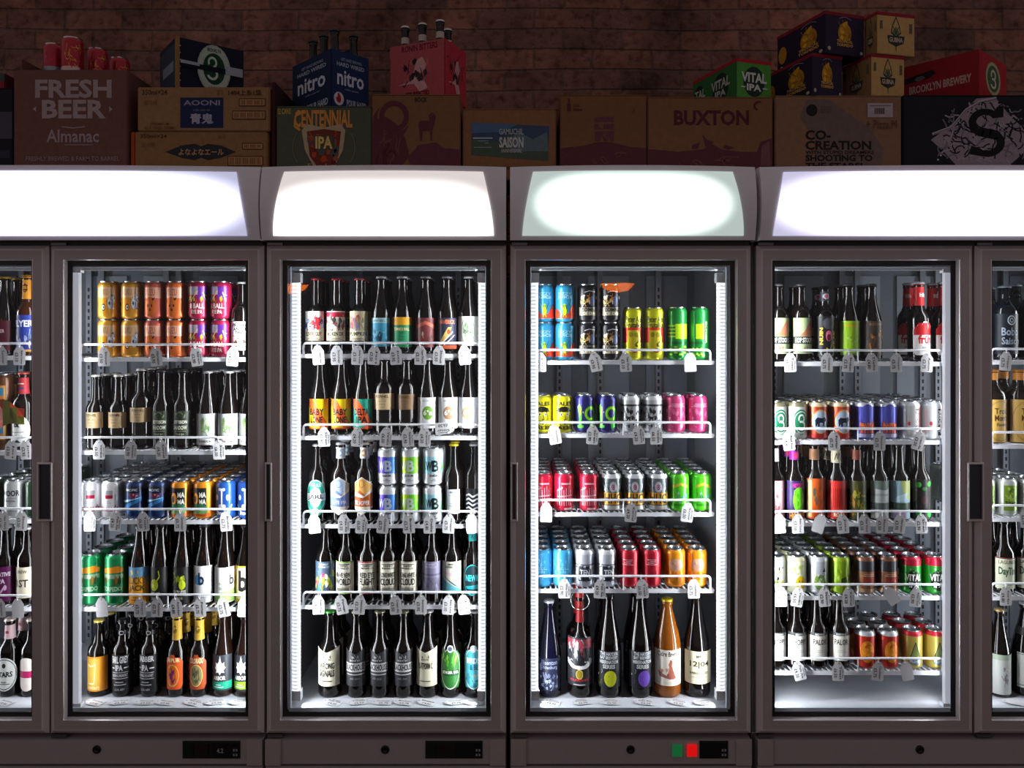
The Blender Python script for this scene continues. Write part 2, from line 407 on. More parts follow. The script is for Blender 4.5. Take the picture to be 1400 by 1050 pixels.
def cooler(x0, x1, doors, label, col, s0, s1, shelves, em=(-.008, .46, .055)):
    par = root('display_cooler', ((x0 + x1) / 2, 0, 0), label, 'cooler', 'glass-door drinks coolers in a row')
    cx = (x0 + x1) / 2
    rt = bpy.data.objects.new('_', None)
    def fin(o): return o
    kids = []
    ztop, depth = Z(231), .60
    c = B(); t = .042 if len(doors) == 1 else .034
    SH = M('8d8689', 'plastic')
    for (a, b_, y0, y1, z0, z1) in ((x0, x0 + t, .05, depth, .07, ztop - .012), (x1 - t, x1, .05, depth, .07, ztop - .012), (x0, x1, depth - .03, depth, .07, ztop - .012), (x0 + t, x1 - t, .05, depth - .03, 1.80, ztop - .012), (x0 + t, x1 - t, .05, depth - .03, .07, FLOORZ - .004)):
        c.box(a, b_, y0, y1, z0, z1, SH)
    cab = c.obj('cabinet', par)
    L0, L1 = x0 + t, x1 - t; li = B(); e = .002
    li.quad([(L0 + e, .052, FLOORZ), (L0 + e, depth - .032, FLOORZ), (L0 + e, depth - .032, 1.798), (L0 + e, .052, 1.798)], LIN)
    li.quad([(L1 - e, .052, FLOORZ), (L1 - e, .052, 1.798), (L1 - e, depth - .032, 1.798), (L1 - e, depth - .032, FLOORZ)], LIN)
    li.quad([(L0, depth - .033, FLOORZ), (L1, depth - .033, FLOORZ), (L1, depth - .033, 1.798), (L0, depth - .033, 1.798)], BACK)
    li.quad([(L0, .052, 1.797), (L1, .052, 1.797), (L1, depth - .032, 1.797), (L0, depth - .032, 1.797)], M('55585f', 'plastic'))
    li.obj('interior_liner', par)
    f = B(); f.box(L0, L1, .052, depth - .034, FLOORZ - .004, FLOORZ, LINF); f.obj('floor_tray', par)
    bp = B(); w_ = (L1 - L0)
    for k in range(3 if w_ < 1 else 6):
        n_ = 3 if w_ < 1 else 6; xa = L0 + w_ * (k + .15) / n_; bp.box(xa, L0 + w_ * (k + .85) / n_, depth - .042, depth - .034, FLOORZ + .02, 1.76, M('929aa4', 'plastic'))
    bp.obj('back_panel', par)
    ups = ([L0 + .14, L1 - .14, L0 + .29] if w_ < 1 else [L0 + .2, L0 + .45, cx - .12, cx + .12, L1 - .2, L1 - .45])
    for ux in ups:
        u = B(); u.box(ux - .010, ux + .010, depth - .056, depth - .044, FLOORZ, 1.78, M('8b9098', 'metal'))
        for q in range(50): u.box(ux - .0035, ux + .0035, depth - .0565, depth - .0555, FLOORZ + .03 + q * .026, FLOORZ + .044 + q * .026, GSK)
        u.obj('shelf_upright', par)
    # front flange round the opening
    fl = B(); ring(fl, x0 + .006, x1 - .006, FLOORZ - .059, 1.812, [(0, .05), (.058, .05), (.060, .056), (0, .056)], [M('b4c0c8', 'plastic'), M('b4c0c8', 'plastic'), GSK])
    fl.box(x0 + .06, x1 - .06, .049, .056, FLOORZ - .06, FLOORZ + .001, M('b4c0c8', 'plastic'))
    fl.box(x0 + .06, x1 - .06, .056, .062, 1.742, 1.752, M('dfe4ea', 'plastic')); fl.box(x0 + .06, x1 - .06, .050, .056, 1.752, 1.79, M('b4c0c8', 'plastic'))
    fl.obj('opening_flange', par)
    to = .0745 if len(doors) == 1 else .053
    tubes = [(x0 + to, 1), (x1 - to, -1)]
    for tx, sg in tubes:
        tb = B(); za, zb_ = FLOORZ + .045, 1.705
        n = 10; 
        ringA = []
        for z in (za, zb_):
            ringA.append([tb.bm.verts.new((tx + .0135 * math.cos(2 * pi * q / n), .078 + .012 * math.sin(2 * pi * q / n), z)) for q in range(n)])
        for q in range(n): tb.bm.faces.new((ringA[0][q], ringA[0][(q + 1) % n], ringA[1][(q + 1) % n], ringA[1][q])).material_index = tb.mi(LEDM)
        for z in (za - .03, zb_): tb.box(tx - .016, tx + .016, .064, .092, z, z + .03, M('e8ecf2', 'plastic'))
        tb.obj('led_strip', par)
        lt = bpy.data.lights.new('led_lamp', 'AREA'); lt.shape = 'RECTANGLE'; lt.size = 1.34; lt.size_y = .02; lt.energy = LEDW * (1.0 if len(doors) == 1 else 1.15); lt.color = (.93, .96, 1)
        lo = bpy.data.objects.new('led_lamp', lt); COL.objects.link(lo)
        lt.spread = math.radians(145); dirn = Vector((sg * .99, .13, 0)); lo.location = (tx + sg * .016 , .064, (za + zb_) / 2)
        # local X = vertical
        zz = -dirn.normalized(); xx = Vector((0, 0, 1)); yy = zz.cross(xx)
        lo.matrix_world = Matrix.Translation(lo.location) @ Matrix((xx, yy, zz)).transposed().to_4x4()
        lo.parent = par; lo.matrix_parent_inverse = Matrix.Translation((-cx, 0, 0))
    if len(doors) == 2:
        cp = B(); cp.box(cx - .063, cx + .063, .055, .072, FLOORZ, 1.745, emis('centre_cover', 'dfe2ee', .42)); 
        for z in (FLOORZ, 1.735): cp.box(cx - .07, cx + .07, .053, .075, z, z + .012, M('e8ecf2', 'plastic'))
        cp.obj('centre_light_cover', par)
        for sg in (-1, 1):
            lt = bpy.data.lights.new('led_lamp', 'AREA'); lt.shape = 'RECTANGLE'; lt.size = 1.3; lt.size_y = .02; lt.energy = LEDW * .33; lt.color = (.93, .95, 1)
            lo = bpy.data.objects.new('led_lamp', lt); COL.objects.link(lo)
            zz = -Vector((sg * .9, .45, 0)).normalized(); xx = Vector((0, 0, 1)); yy = zz.cross(xx)
            lo.matrix_world = Matrix.Translation((cx + sg * .066, .078, 1.07)) @ Matrix((xx, yy, zz)).transposed().to_4x4()
            lo.parent = par; lo.matrix_parent_inverse = Matrix.Translation((-cx, 0, 0))
    # canopy: swept front, slanted diffuser
    z0, z1 = Z(329, -.02), ztop; H = z1 - z0; hw = (x1 - x0) / 2 - .001; W = 24
    def surf(u, v, off=0):      # u -1..1, v 0..1
        y = -.020 - .030 * math.sin(pi * min(1, v * .80 + .12)) - off
        zt = z0 + H * v + (.006 * (1 - u * u) * v)
        return (cx + u * hw, y, zt)
    m = M('dedae0', 'plastic'); ed = M('f0edf2', 'plastic')
    cv = B(); NV = 10
    G = [[cv.bm.verts.new(surf(-1 + 2 * i / W, j / NV)) for i in range(W + 1)] for j in range(NV + 1)]
    for j in range(NV):
        for i in range(W):
            fc = cv.bm.faces.new((G[j][i], G[j][i + 1], G[j + 1][i + 1], G[j + 1][i])); fc.material_index = cv.mi(m); fc.smooth = True
    for j in range(NV):
        for i, s in ((0, -1), (W, 1)):
            a, b_ = surf(s, j / NV), surf(s, (j + 1) / NV)
            cv.quad([a, b_, (b_[0], .05, b_[2]), (a[0], .05, a[2])], ed)
    for i in range(W):
        a, b_ = surf(-1 + 2 * i / W, 1), surf(-1 + 2 * (i + 1) / W, 1); cv.quad([a, b_, (b_[0], .10, b_[2] - .004), (a[0], .10, a[2] - .004)], ed)
        a, b_ = surf(-1 + 2 * i / W, 0), surf(-1 + 2 * (i + 1) / W, 0); cv.quad([a, b_, (b_[0], .05, b_[2] + .004), (a[0], .05, a[2] + .004)], DK)
    can_o = cv.obj('canopy', par)
    mm = noisy_emis('lit_diffuser', col, s0, s1, 0, (z0 + z1) / 2 + em[0], hw - em[2], H * em[1])
    pn = B(); NU = 24
    def pnt(a, v):
        uL = -1 + (.045 + .045 * v ** 1.5) / hw * 1.0 * (1) * 1.0
        ins = (.036 + .032 * v ** 1.4) / hw
        return surf(-1 + ins + a * (2 - 2 * ins), .055 + v * .865, .0035)
    G = [[pn.bm.verts.new(pnt(i / NU, j / 8)) for i in range(NU + 1)] for j in range(9)]
    for j in range(8):
        for i in range(NU):
            fc = pn.bm.faces.new((G[j][i], G[j][i + 1], G[j + 1][i + 1], G[j + 1][i])); fc.material_index = pn.mi(mm); fc.smooth = True
    po = pn.obj('light_panel', can_o)
    # vertices centred so that the emission pattern follows the panel
    for v in po.data.vertices: v.co.x -= cx
    po.location.x = cx
    # dark strip standing in for the shadow gap under the canopy
    gp = B(); gp.box(x0 + .006, x1 - .006, .012, .05, ZT - .004, z0 + .01, DK); gp.obj('shadow_gap_strip', par)
    # control fascia
    fa = B(); za, zb_ = Z(1044), Z(1012); fa.box(x0 + .003, x1 - .003, -.002, .05, za, zb_, M('a39c9e', 'plastic'))
    fa.box(x0 + .003, x0 + .05, -.006, 0, za - .003, zb_ + .003, FR); fa.box(x1 - .05, x1 - .003, -.006, 0, za - .003, zb_ + .003, FR)
    fa.box(x0 + .0495, x0 + .0515, -.0075, 0, za, zb_, EDGE)
    fo = fa.obj('control_fascia', par)
    lk = B(); lx = x0 + (X(527) - X(362)) if len(doors) == 1 else (X(133) if cx < 0 else X(1257)); zl = Z(1024)
    lk.lathe([(.0125, 0), (.0125, .003), (.010, .005), (.0065, .005), (.006, .002), (0, .002)], M('2a2426', 'metal'), 20)
    lo = lk.obj('lock', fo); lo.rotation_euler.x = pi / 2; lo.location = (lx, -.002, zl)
    bx = {0: None}
    if len(doors) == 1: pa, pb = (x0 + (X(582) - X(362)), x0 + (X(660) - X(362)))
    else: pa, pb = (X(250.5), X(329)) if cx < 0 else (x1 - .26, x1 - .09)
    lit = s1 < 0 or label.startswith('tall grey third') 
    zc0, zc1 = zl - .026, zl + .026
    on = len(doors) == 1 and cx > 0; pl = B(); pl.box(pa + (pb - pa) * .5 * on, pb, -.005, 0, zc0, zc1, M('1c1a1e', 'plastic')); pl.obj('control_panel', fo)
    def btn(fr, cl, on):
        q = B(); a = pa + (pb - pa) * fr; q.box(a, a + (pb - pa) * .17, -.010, -.004, zc0 + .008, zc1 - .010, emis('lit_button_' + cl, cl, .8 if cl[0] == 'e' else .35) if on else M(cl, 'plastic')); q.obj('power_button', fo)
    on = len(doors) == 1 and cx > 0
    btn(.02, '1f8a4a' if on else '0c1c12', on); btn(.28, 'e01010' if on else '240c0c', on)
    ds = B(); a = pa + (pb - pa) * .52; ds.box(a, pb - .003, -.008, -.004, zc0 + .004, zc1 - .006, M('08080a', 'plastic'))
    for i in range(2):
        for j in range(2): ds.box(pb - .020 + i * .008, pb - .015 + i * .008, -.0088, -.0078, zc0 + .009 + j * .014, zc0 + .016 + j * .014, M('8f9096', 'plastic'))
    ds.obj('temperature_display', fo)
    if cx < -1:
        link('display_digits', print_mesh('display_digits', [T_('4.2', 0, 0, 1, 1, '9a9fb0')], .02, .014, frame=((pa + (pb - pa) * .6, -.0081, zl - .008), (1, 0, 0), (0, 0, 1), (0, -1, 0))), fo)
    gr = B(); gr.box(x0 + .003, x1 - .003, 0, .05, .07, za - .008, M('a39c9e', 'plastic'))
    for k in range(9): gr.box(x0 + .06, x1 - .06, -.003, 0, .09 + k * .016, .097 + k * .016, DK)
    gr.obj('base_grille', par)
    for sx in (x0 + .05, x1 - .05):
        for sy in (.07, depth - .07):
            ft = B(); ft.lathe([(0, .0), (.022, 0), (.022, .012), (.012, .016), (.012, .072), (0, .072)], DK, 14, cx=sx, cy=sy); ft.obj('foot', par)
    for d in doors: door(par, *d)
    for s in shelves: shelf(par, *s)
    # shift children meshes so that the root sits at the base centre
    for o in list(bpy.data.objects):
        if o.parent == par and o.type == 'MESH': o.location.x -= cx
    return par
LEDW = 3.9
def shelves(dr, x0, x1): return [(x0, x1, l, r) for l, r in zip(LIPS[dr], RAILS[dr])]
GPC = 'white metal framed'
def singles(dr, x0): return shelves(dr, *x0)
cooler(X(-230), X(360.5), [(X(-228), X(64), 0, 0, (X(52), X(73))), (X(66.5), X(359.5), 0, 0, None)],
       'wide grey two-door cooler with bluish lit header, farthest left', 'dcdcff', 2.6, .62, shelves('A', X(-200, .1), X(54, .1)) + shelves('B', X(109, .1), X(352, .1)))
cooler(X(361.8), X(692.5), [(X(363), X(691.5), 0, 0, (X(362.5), X(372.5)))], 'narrow grey cooler with warm white header, full of brown bottles', 'fff6f2', 2.2, .66, shelves('C', X(413, .1), X(658, .1)), em=(-.052, .50, .030))
cooler(X(697), X(1028.5), [(X(698), X(1028), 0, 0, (X(698), X(708)))], 'tall grey third cooler with greenish header and lit red button', 'e8fbf4', 2.2, .52, shelves('D', X(731, .1), X(973, .1)), em=(-.004, .40, .085))
cooler(X(1034), X(1635), [(X(1035.5), X(1332.5), 0, 0, (X(1321.5), X(1344))), (X(1335.5), X(1633), 0, 0, None)],
       'wide grey two-door cooler with bluish lit header, farthest right', 'e2deff', 2.9, .7, shelves('E', X(1054, .1), X(1290, .1)) + shelves('F', X(1352, .1), X(1600, .1)))

# ---------------------------------------------------------------- room
def brick():
    m = bpy.data.materials.new('old_brick'); m.use_nodes = True; nt = m.node_tree; N = nt.nodes; L = nt.links.new; b = N['Principled BSDF']
    tc = N.new('ShaderNodeTexCoord'); sp = N.new('ShaderNodeSeparateXYZ'); cb = N.new('ShaderNodeCombineXYZ'); n1 = N.new('ShaderNodeTexNoise'); n1.inputs['Scale'].default_value = 9; n1.inputs['Detail'].default_value = 6
    L(tc.outputs['Object'], sp.inputs[0]); L(sp.outputs['X'], cb.inputs['X']); L(sp.outputs['Z'], cb.inputs['Y'])
    wv = N.new('ShaderNodeVectorMath'); wv.operation = 'MULTIPLY_ADD'; wv.inputs[1].default_value = (.06, .05, .05); L(n1.outputs['Color'], wv.inputs[0]); L(cb.outputs[0], wv.inputs[2])
    br = N.new('ShaderNodeTexBrick'); br.inputs['Scale'].default_value = 1; br.inputs['Brick Width'].default_value = .235; br.inputs['Row Height'].default_value = .082; br.inputs['Mortar Size'].default_value = .007; br.inputs['Mortar Smooth'].default_value = 1
    br.inputs['Color1'].default_value = lin('9a6c5c'); br.inputs['Color2'].default_value = lin('755a52'); br.inputs['Mortar'].default_value = lin('75625a'); L(wv.outputs[0], br.inputs['Vector'])
    n2 = N.new('ShaderNodeTexNoise'); n2.inputs['Scale'].default_value = 2.6; n2.inputs['Detail'].default_value = 10; n2.inputs['Roughness'].default_value = .7; L(cb.outputs[0], n2.inputs['Vector'])
    rp = N.new('ShaderNodeValToRGB'); rp.color_ramp.elements[0].position = .34; rp.color_ramp.elements[1].position = .68; rp.color_ramp.elements[0].color = (.22, .2, .2, 1); rp.color_ramp.elements[1].color = (1.35, 1.15, 1.1, 1)
    L(n2.outputs['Fac'], rp.inputs[0]); mx = N.new('ShaderNodeMix'); mx.data_type = 'RGBA'; mx.blend_type = 'MULTIPLY'; mx.inputs['Factor'].default_value = .85
    L(br.outputs['Color'], mx.inputs['A']); L(rp.outputs['Color'], mx.inputs['B'])
    n3 = N.new('ShaderNodeTexNoise'); n3.inputs['Scale'].default_value = 30; n3.inputs['Detail'].default_value = 6; L(cb.outputs[0], n3.inputs['Vector'])
    r3 = N.new('ShaderNodeValToRGB'); r3.color_ramp.elements[0].position = .30; r3.color_ramp.elements[1].position = .5; r3.color_ramp.elements[0].color = (.35, .3, .3, 1); L(n3.outputs['Fac'], r3.inputs[0])
    m2 = N.new('ShaderNodeMix'); m2.data_type = 'RGBA'; m2.blend_type = 'MULTIPLY'; m2.inputs['Factor'].default_value = .75; L(mx.outputs['Result'], m2.inputs['A']); L(r3.outputs['Color'], m2.inputs['B'])
    L(m2.outputs['Result'], b.inputs['Base Color']); b.inputs['Roughness'].default_value = .9; b.inputs['Specular IOR Level'].default_value = .15
    ad = N.new('ShaderNodeMath'); ad.operation = 'MULTIPLY_ADD'; ad.inputs[1].default_value = -.5; L(br.outputs['Fac'], ad.inputs[0]); L(n3.outputs['Fac'], ad.inputs[2])
    bp = N.new('ShaderNodeBump'); bp.inputs['Strength'].default_value = .9; bp.inputs['Distance'].default_value = .012; L(ad.outputs[0], bp.inputs['Height']); L(bp.outputs[0], b.inputs['Normal'])
    return m
def struct(name, b, **k): o = b.obj(name, **k); o['kind'] = 'structure'; return o
b = B(); b.box(-4.2, 4.2, .80, .95, 0, 3.3, brick()); struct('wall_back', b)
b = B(); b.box(-4.2, 4.2, -5.5, .95, -.05, 0, M('3a3330', 'matte')); struct('floor', b)
w = SC.world or bpy.data.worlds.new('World'); SC.world = w; w.use_nodes = True
w.node_tree.nodes['Background'].inputs[0].default_value = (.92, .82, .84, 1); w.node_tree.nodes['Background'].inputs[1].default_value = .225
for x, y, z, lb in ((.93, -4.6, 1.98, 'orange glowing pendant lamp hanging nearer the third cooler'), (-1.9, -4.4, 1.96, 'orange glowing pendant lamp hanging nearer the second cooler')):
    r = root('pendant_lamp', (x, y, z), lb, 'lamp')
    q = B(); q.lathe([(.02, .10), (.06, .09), (.13, .04), (.17, 0), (.165, 0), (.125, .036), (.055, .083), (0, .09)], M('9a4a20', 'plastic'), 24); q.obj('lamp_shade', r)
    q = B(); q.lathe([(0, -.075), (.08, -.06), (.13, -.03), (.15, .0), (0, .01)], emis('warm_bulb', 'ff7a2a', 22), 20); q.obj('bulb', r)
    q = B(); q.tube([(0, 0, .09), (0, 0, .9)], .004, DK); q.obj('cord', r)
cam = bpy.data.cameras.new('camera'); cam.sensor_width = 36; cam.lens = FPX / 1400 * 36; cam.shift_y = -(525 - HOR) / 1400; cam.clip_start = .05
co = bpy.data.objects.new('camera', cam); COL.objects.link(co); co.location = (0, CAMY, CAMZ); co.rotation_euler = (pi / 2, 0, 0); SC.camera = co
SC.view_settings.view_transform = 'Standard'; SC.view_settings.look = 'None'
SC.cycles.max_bounces = 6; SC.cycles.diffuse_bounces = 3; SC.cycles.glossy_bounces = 3; SC.cycles.transparent_max_bounces = 10
SC.cycles.caustics_reflective = False; SC.cycles.caustics_refractive = False; SC.cycles.sample_clamp_indirect = 4
# ---------------------------------------------------------------- goods
K = '14120f'; W = 'f2f0ea'
def label_lines(u0, v0, u1, v1, n, c):
    h = (v1 - v0) / n; return ('g', [R_(u0 + .08 * ((i * 37) % 5), v0 + i * h, u1 - .07 * ((i * 23) % 4), v0 + i * h + h * .38, c) for i in range(n)])
# --- second door (B)
def totoro(c2): return [R_(-.95, .62, .95, .98, 'd8b48c'), T_('KUKU', -.35, .70, .35, .92, 'b98a50', 1), R_(-.6, .06, .25, .58, 'e09010'), E_(.0, .28, .17, .12, '2a2018'), E_(.0, .28, .12, .085, 'f4ecd8'), E_(.03, .28, .05, .04, '2a2018'),
        E_(.55, .42, .24, .2, 'c8ccd4'), E_(.75, .62, .14, .14, '50545c'), A_(.35, .2, .9, .7, ['8890a0', 'dfe2e8', '3a3e48'], 12, 4, .12)]
c_gold = can('d99a2c', totoro(0)); 
def peachy(): return [R_(-.95, .60, .95, .97, 'e0a890'), T_('YUZU', -.4, .68, .45, .92, 'c87048', 1), E_(.05, .3, .52, .34, 'e0641c'), E_(.05, .3, .5, .32, 'd8702c'), P_([(.2, .58), (.45, .62), (.3, .5)], K), E_(-.12, .34, .06, .05, K), E_(.2, .34, .06, .05, K), E_(.05, .2, .09, .05, '7a2410')]
c_pink = can('c9604c', peachy()); c_orange = can('d96a30', peachy())
c_purple = can('a01840', [R_(-.95, .72, .1, 1, 'b0a8b4'), R_(.1, .55, .9, 1, '5a2890'), A_(-.9, .42, .9, .7, ['d8a820', K, 'e8d060'], 14, 8, .16), L_([(-.5, .5), (.1, .85)], .05, 'f0d0b0'), L_([(.5, .8), (.8, .5)], .05, 'f0d0b0'),
                         R_(-.9, .02, .9, .42, 'a8143c'), T_('8 BALL', -.6, .24, .6, .42, 'f2e4e0', 2), T_('RYE IPA', -.45, .06, .45, .2, 'f2e4e0', 2)])
b_white = bottle('uk', .238, .0330, cap='d8dadc', lab=(.09, .47, 'f4f4f2', 'r', [T_('PROPER', -.6, .82, .7, .94, K, 2), T_('ANGLE', -.5, .68, .6, .8, K, 2), T_('TREE', -.35, .56, .5, .66, K, 2), R_(-.6, .50, .6, .51, K), A_(-.5, .12, .5, .42, ['a8522c', '70341c', '3a2a20'], 10, 2, .14)]))
row('B', 'top shelf', LIPS['B'][0], [
 (149, c_gold, 'golden can with white-eyed face', 2, 2), (181, c_gold, 'golden can with white-eyed face', 2, 2), (212, c_pink, 'dusty pink fruit-face can', 2, 2), (241, c_orange, 'orange can with fruit face', 2, 2),
 (272, c_purple, 'crimson and purple can with yellow splashes', 2, 2), (302.5, c_purple, 'crimson and purple can with yellow splashes', 2, 2), (331, b_white, 'dark bottle with tall white label', 2)])
kern = lambda t: [T_(t, -.5, .74, .5, .9, '3a3020', 1), R_(-.35, .66, .35, .68, '6a5a40'), T_('export stout', -.3, .46, .3, .58, '5a4a34', 0), T_('london', -.22, .30, .22, .40, '5a4a34', 0), T_('1234', -.15, .10, .15, .2, '5a4a34', 0)]
b_kraft = bottle('long', .235, .0305, cap='d0cec8', lab=(.29, .50, 'b39a74', 'r', kern('KERNEL')))
b_krafT = bottle('uk', .254, .0345, cap='d0cec8', lab=(.34, .52, 'b39a74', 'r', kern('KERNEL')))
hs = lambda c: (.14, .49, '1c221a', 'r', [O_(0, .82, .3, .14, .25, '5a6a48', a0=.3, a1=2.84), A_(-.5, .72, .5, .95, ['6a7a50', '465438'], 8, 5, .09), T_('JETTISON', -.62, .5, .62, .66, 'c8ccb8', 2), T_('SHADOW', -.6, .32, .6, .47, 'c8ccb8', 2), R_(-.5, .26, .5, .275, '8a9478'), T_('black ipa', -.35, .12, .35, .2, '9aa488', 1)])
b_shadow = bottle('long', .250, .0300, cap='2c2c30', lab=hs(0))
b_silver = bottle('champ', .246, .0330, cap='c8c8ca', lab=(.06, .46, 'b4b8b8', 'r', [A_(-.55, .3, .4, .95, ['7a9460', '94b070', 'a8bc9c', '5c7a48'], 16, 3, .2), R_(-1.04, .03, 1.04, .2, 'e6e6e4'), T_('RANDOM', -.5, .08, .5, .16, '3a3a3a', 1)]))
row('B', 'second shelf', LIPS['B'][1], [
 (132, b_kraft, 'slim bottle with kraft-paper band label', 3), (163, b_kraft, 'slim bottle with kraft-paper band label', 3), (194, b_krafT, 'taller bottle with high kraft-paper band', 3),
 (221.5, b_shadow, 'dark bottle printed with green-white lettering', 3), (250, b_shadow, 'dark bottle printed with green-white lettering', 3), (284.5, b_silver, 'bottle with silver label and green patch', 3), (313.5, b_silver, 'bottle with silver label and green patch', 3), (341, b_silver, 'bottle with silver label and green patch', 3)])
c_cann = can('d8d8da', [R_(-.15, .62, .5, .86, 'a0a0a4'), R_(-.15, .58, .5, .70, 'a01838'), T_('cannonade', -.95, .14, .95, .36, 'a02040', 1), label_lines(-.4, .42, .4, .54, 2, 'b8b8bc')])
c_blue = can('16305c', [R_(-1, .78, 1, 1, '10182c'), T_('PACIFIC', -.5, .84, .5, .92, 'd0d8e8', 1), P_([(-.2, .74), (.4, .76), (.25, .62), (0, .6)], '8c2440'), P_([(-.9, .3), (.9, .62), (.9, .52), (-.9, .16)], '2f78b8'), P_([(-.9, .5), (.7, .62), (.9, .60), (-.9, .42)], '8fc0e0'), A_(-.9, .05, .9, .3, ['1c4c90', '3a80c0'], 8, 3, .16), A_(.0, .62, .8, .78, ['e0b0c0', 'c03050'], 5, 3, .08)])
c_yama = can('d8860c', [P_([(-.85, .95), (.55, .95), (.55, .3), (-.85, .3)], '1a1c1c'), T_('MA', -.05, .62, .5, .8, W, 2), T_('MA', -.05, .38, .5, .56, W, 2), E_(-.4, .58, .3, .2, 'd88818'), E_(-.45, .56, .14, .12, '1a1c1c'), E_(-.1, .2, .75, .22, '2c6c48'), E_(-.1, .14, .6, .14, '7aa860'), R_(-.9, -.02, .9, .06, 'c8500c')])
c_bone = can('1c4c98', [('g', [L_([(-.05, .86), (-.05, .34)], .13, W), E_(-.2, .9, .16, .05, W), E_(.1, .9, .16, .05, W), E_(-.2, .32, .16, .07, W), E_(.12, .32, .16, .07, W)]), E_(-.55, .62, .14, .10, W), E_(.45, .62, .14, .10, W), O_(0, .55, .9, .5, .09, W, a0=3.5, a1=5.9), T_('INDIGO', -.5, .02, .5, .12, W, 2)])
row('B', 'third shelf', LIPS['B'][2], [
 (125.4, c_cann, 'pale silver can with crimson block', 6), (154, c_cann, 'pale silver can with crimson block', 6), (186, c_blue, 'dark blue can with wave picture', 6), (217, c_blue, 'dark blue can with wave picture', 6),
 (248, c_yama, 'orange can with black panel letters', 6), (279, c_yama, 'orange can with black panel letters', 6), (309.4, c_bone, 'blue can with white bone face', 6), (339, c_bone, 'blue can with white bone face', 6)])
c_torp = can('12804a', [P_([(-.9, .78), (.5, .86), (.9, .80), (.9, .70), (-.9, .68)], 'e08a20'), R_(-.9, .56, .9, .66, '8aa888'), A_(-.9, .40, .9, .6, ['5c5824', '8a6a2c', '2c4c2c'], 10, 4, .16), R_(-1, .24, 1, .38, '187048'), T_('TORPEDO', -.75, .26, .75, .37, '9ccc9c', 2), T_('extra ipa', -.35, .14, .35, .2, '9ccc9c', 1)], H=.160, R=.0350)
b_blend = bottle('slope', .252, .0325, cap='1c1c1e', lab=(.02, .48, 'd8961c', 'r', [R_(-1.04, .72, 1.04, 1, '5c8cb0'), A_(-.9, .5, .9, .95, ['d8a428', '6494b4', 'c4b060'], 10, 3, .2), T_('LUCKY', -.75, .54, .75, .74, '7c5010', 2), T_('JACK', -.7, .32, .7, .52, '4c3410', 2), label_lines(-.5, .1, .5, .25, 2, 'a06c10')]))
b_lemon = bottle('slope', .252, .0325, cap='1c1c1e', lab=(.02, .48, '100f10', 'r', [E_(-.1, .52, .34, .16, 'a8b820'), E_(-.2, .5, .12, .06, 'd8e040'), L_([(.1, .62), (.35, .75), (.25, .9)], .05, 'a8b820'), T_('magic rock', -.4, .26, .4, .34, 'c8c8b8', 1), T_('CANNON', -.35, .12, .35, .2, 'a8a898', 1)]))
b_lemon2 = bottle('slope', .252, .0325, cap='1c1c1e', lab=(.02, .48, '100f10', 'r', [A_(-.6, .5, .6, .88, ['a8b820', 'c8d430', '7c8c18'], 9, 6, .16), E_(.25, .52, .26, .13, 'b8c828'), T_('SALTY KISS', -.55, .24, .55, .38, 'c8c8b8', 1), T_('gose', -.35, .1, .3, .2, 'a8a898', 1)]))
b_b = bottle('slope', .250, .0325, cap='2a2a2c', lab=(.04, .50, 'e2e4e6', 'r', [E_(-.2, .62, .3, .14, '3c9cd0'), R_(-.5, .5, -.1, .62, '3c9cd0'), T_('b', -.15, .48, .35, .82, '1c2c48', 2), label_lines(-.6, .14, .6, .26, 2, 'a8b4bc')]))
b_green = bottle('slope', .250, .0325, cap='2a2a2c', lab=(.04, .48, 'eef0ec', 'r', [T_('b', .5, .5, .9, .8, '1c1c1c', 2), T_('PALE', -.35, .5, .35, .56, '8c9c8c', 1), T_('ORIGINAL', -.35, .36, .5, .44, '6c8c5c', 1), P_([(-1, .22), (1, .40), (1, .02), (-1, .02)], '8cc060')]))
b_yell = bottle('slope', .250, .0325, cap='2a2a2c', lab=(.04, .50, 'e0b828', 'r', [R_(-.45, .1, .65, .95, 'efe4b8'), T_('b', -.3, .3, .5, .88, '1c1c1c', 2)]))
row('B', 'fourth shelf', LIPS['B'][3], [
 (126, c_torp, 'tall green can with orange band', 4), (160, c_torp, 'tall green can with orange band', 4), (192, b_blend, 'bottle with yellow and blue label', 3), (220, b_lemon, 'black bottle with single green lemon', 3),
 (250.4, b_lemon2, 'black bottle with green splash picture', 3), (280.4, b_b, 'bottle with white label, blue b', 3), (308.6, b_green, 'bottle with white and green label', 3), (336, b_yell, 'bottle with yellow-edged cream label', 3)])
b_pint = bottle('uk', .236, .0345, cap='d8c860', lab=(.08, .54, 'd08420', 'r', [R_(-.8, .06, .45, .94, 'c89c3c'), ('g', [L_([(-.55, .78), (-.45, .22), (0, .22), (.12, .78)], .04, 'f0e0a0'), L_([(-.55, .78), (-.3, .72), (-.1, .74), (.12, .78)], .04, 'f0e0a0')]), T_('FIVE POINTS', -.6, .04, .4, .14, 'f0e0a0', 1)]))
grey = lambda a: (.06, .56, '121215', 'r', [T_(a, -.72, .78, .72, .97, 'd0d0d4', 2), T_('IPA', -.35, .58, .25, .74, 'd0d0d4', 2), R_(-.75, .64, -.45, .67, 'd0d0d4'), R_(.35, .64, .72, .67, 'd0d0d4'), R_(-.7, .53, .7, .545, 'c0c0c4'), T_('BREWING BREAKFAST', -.65, .42, .65, .50, 'b0b0b4', 1), R_(-.7, .37, .7, .385, 'c0c0c4'), label_lines(-.5, .2, .5, .34, 2, '9a9aa0'), T_('6.5% ABV', -.4, .06, .4, .12, '9a9aa0', 1)])
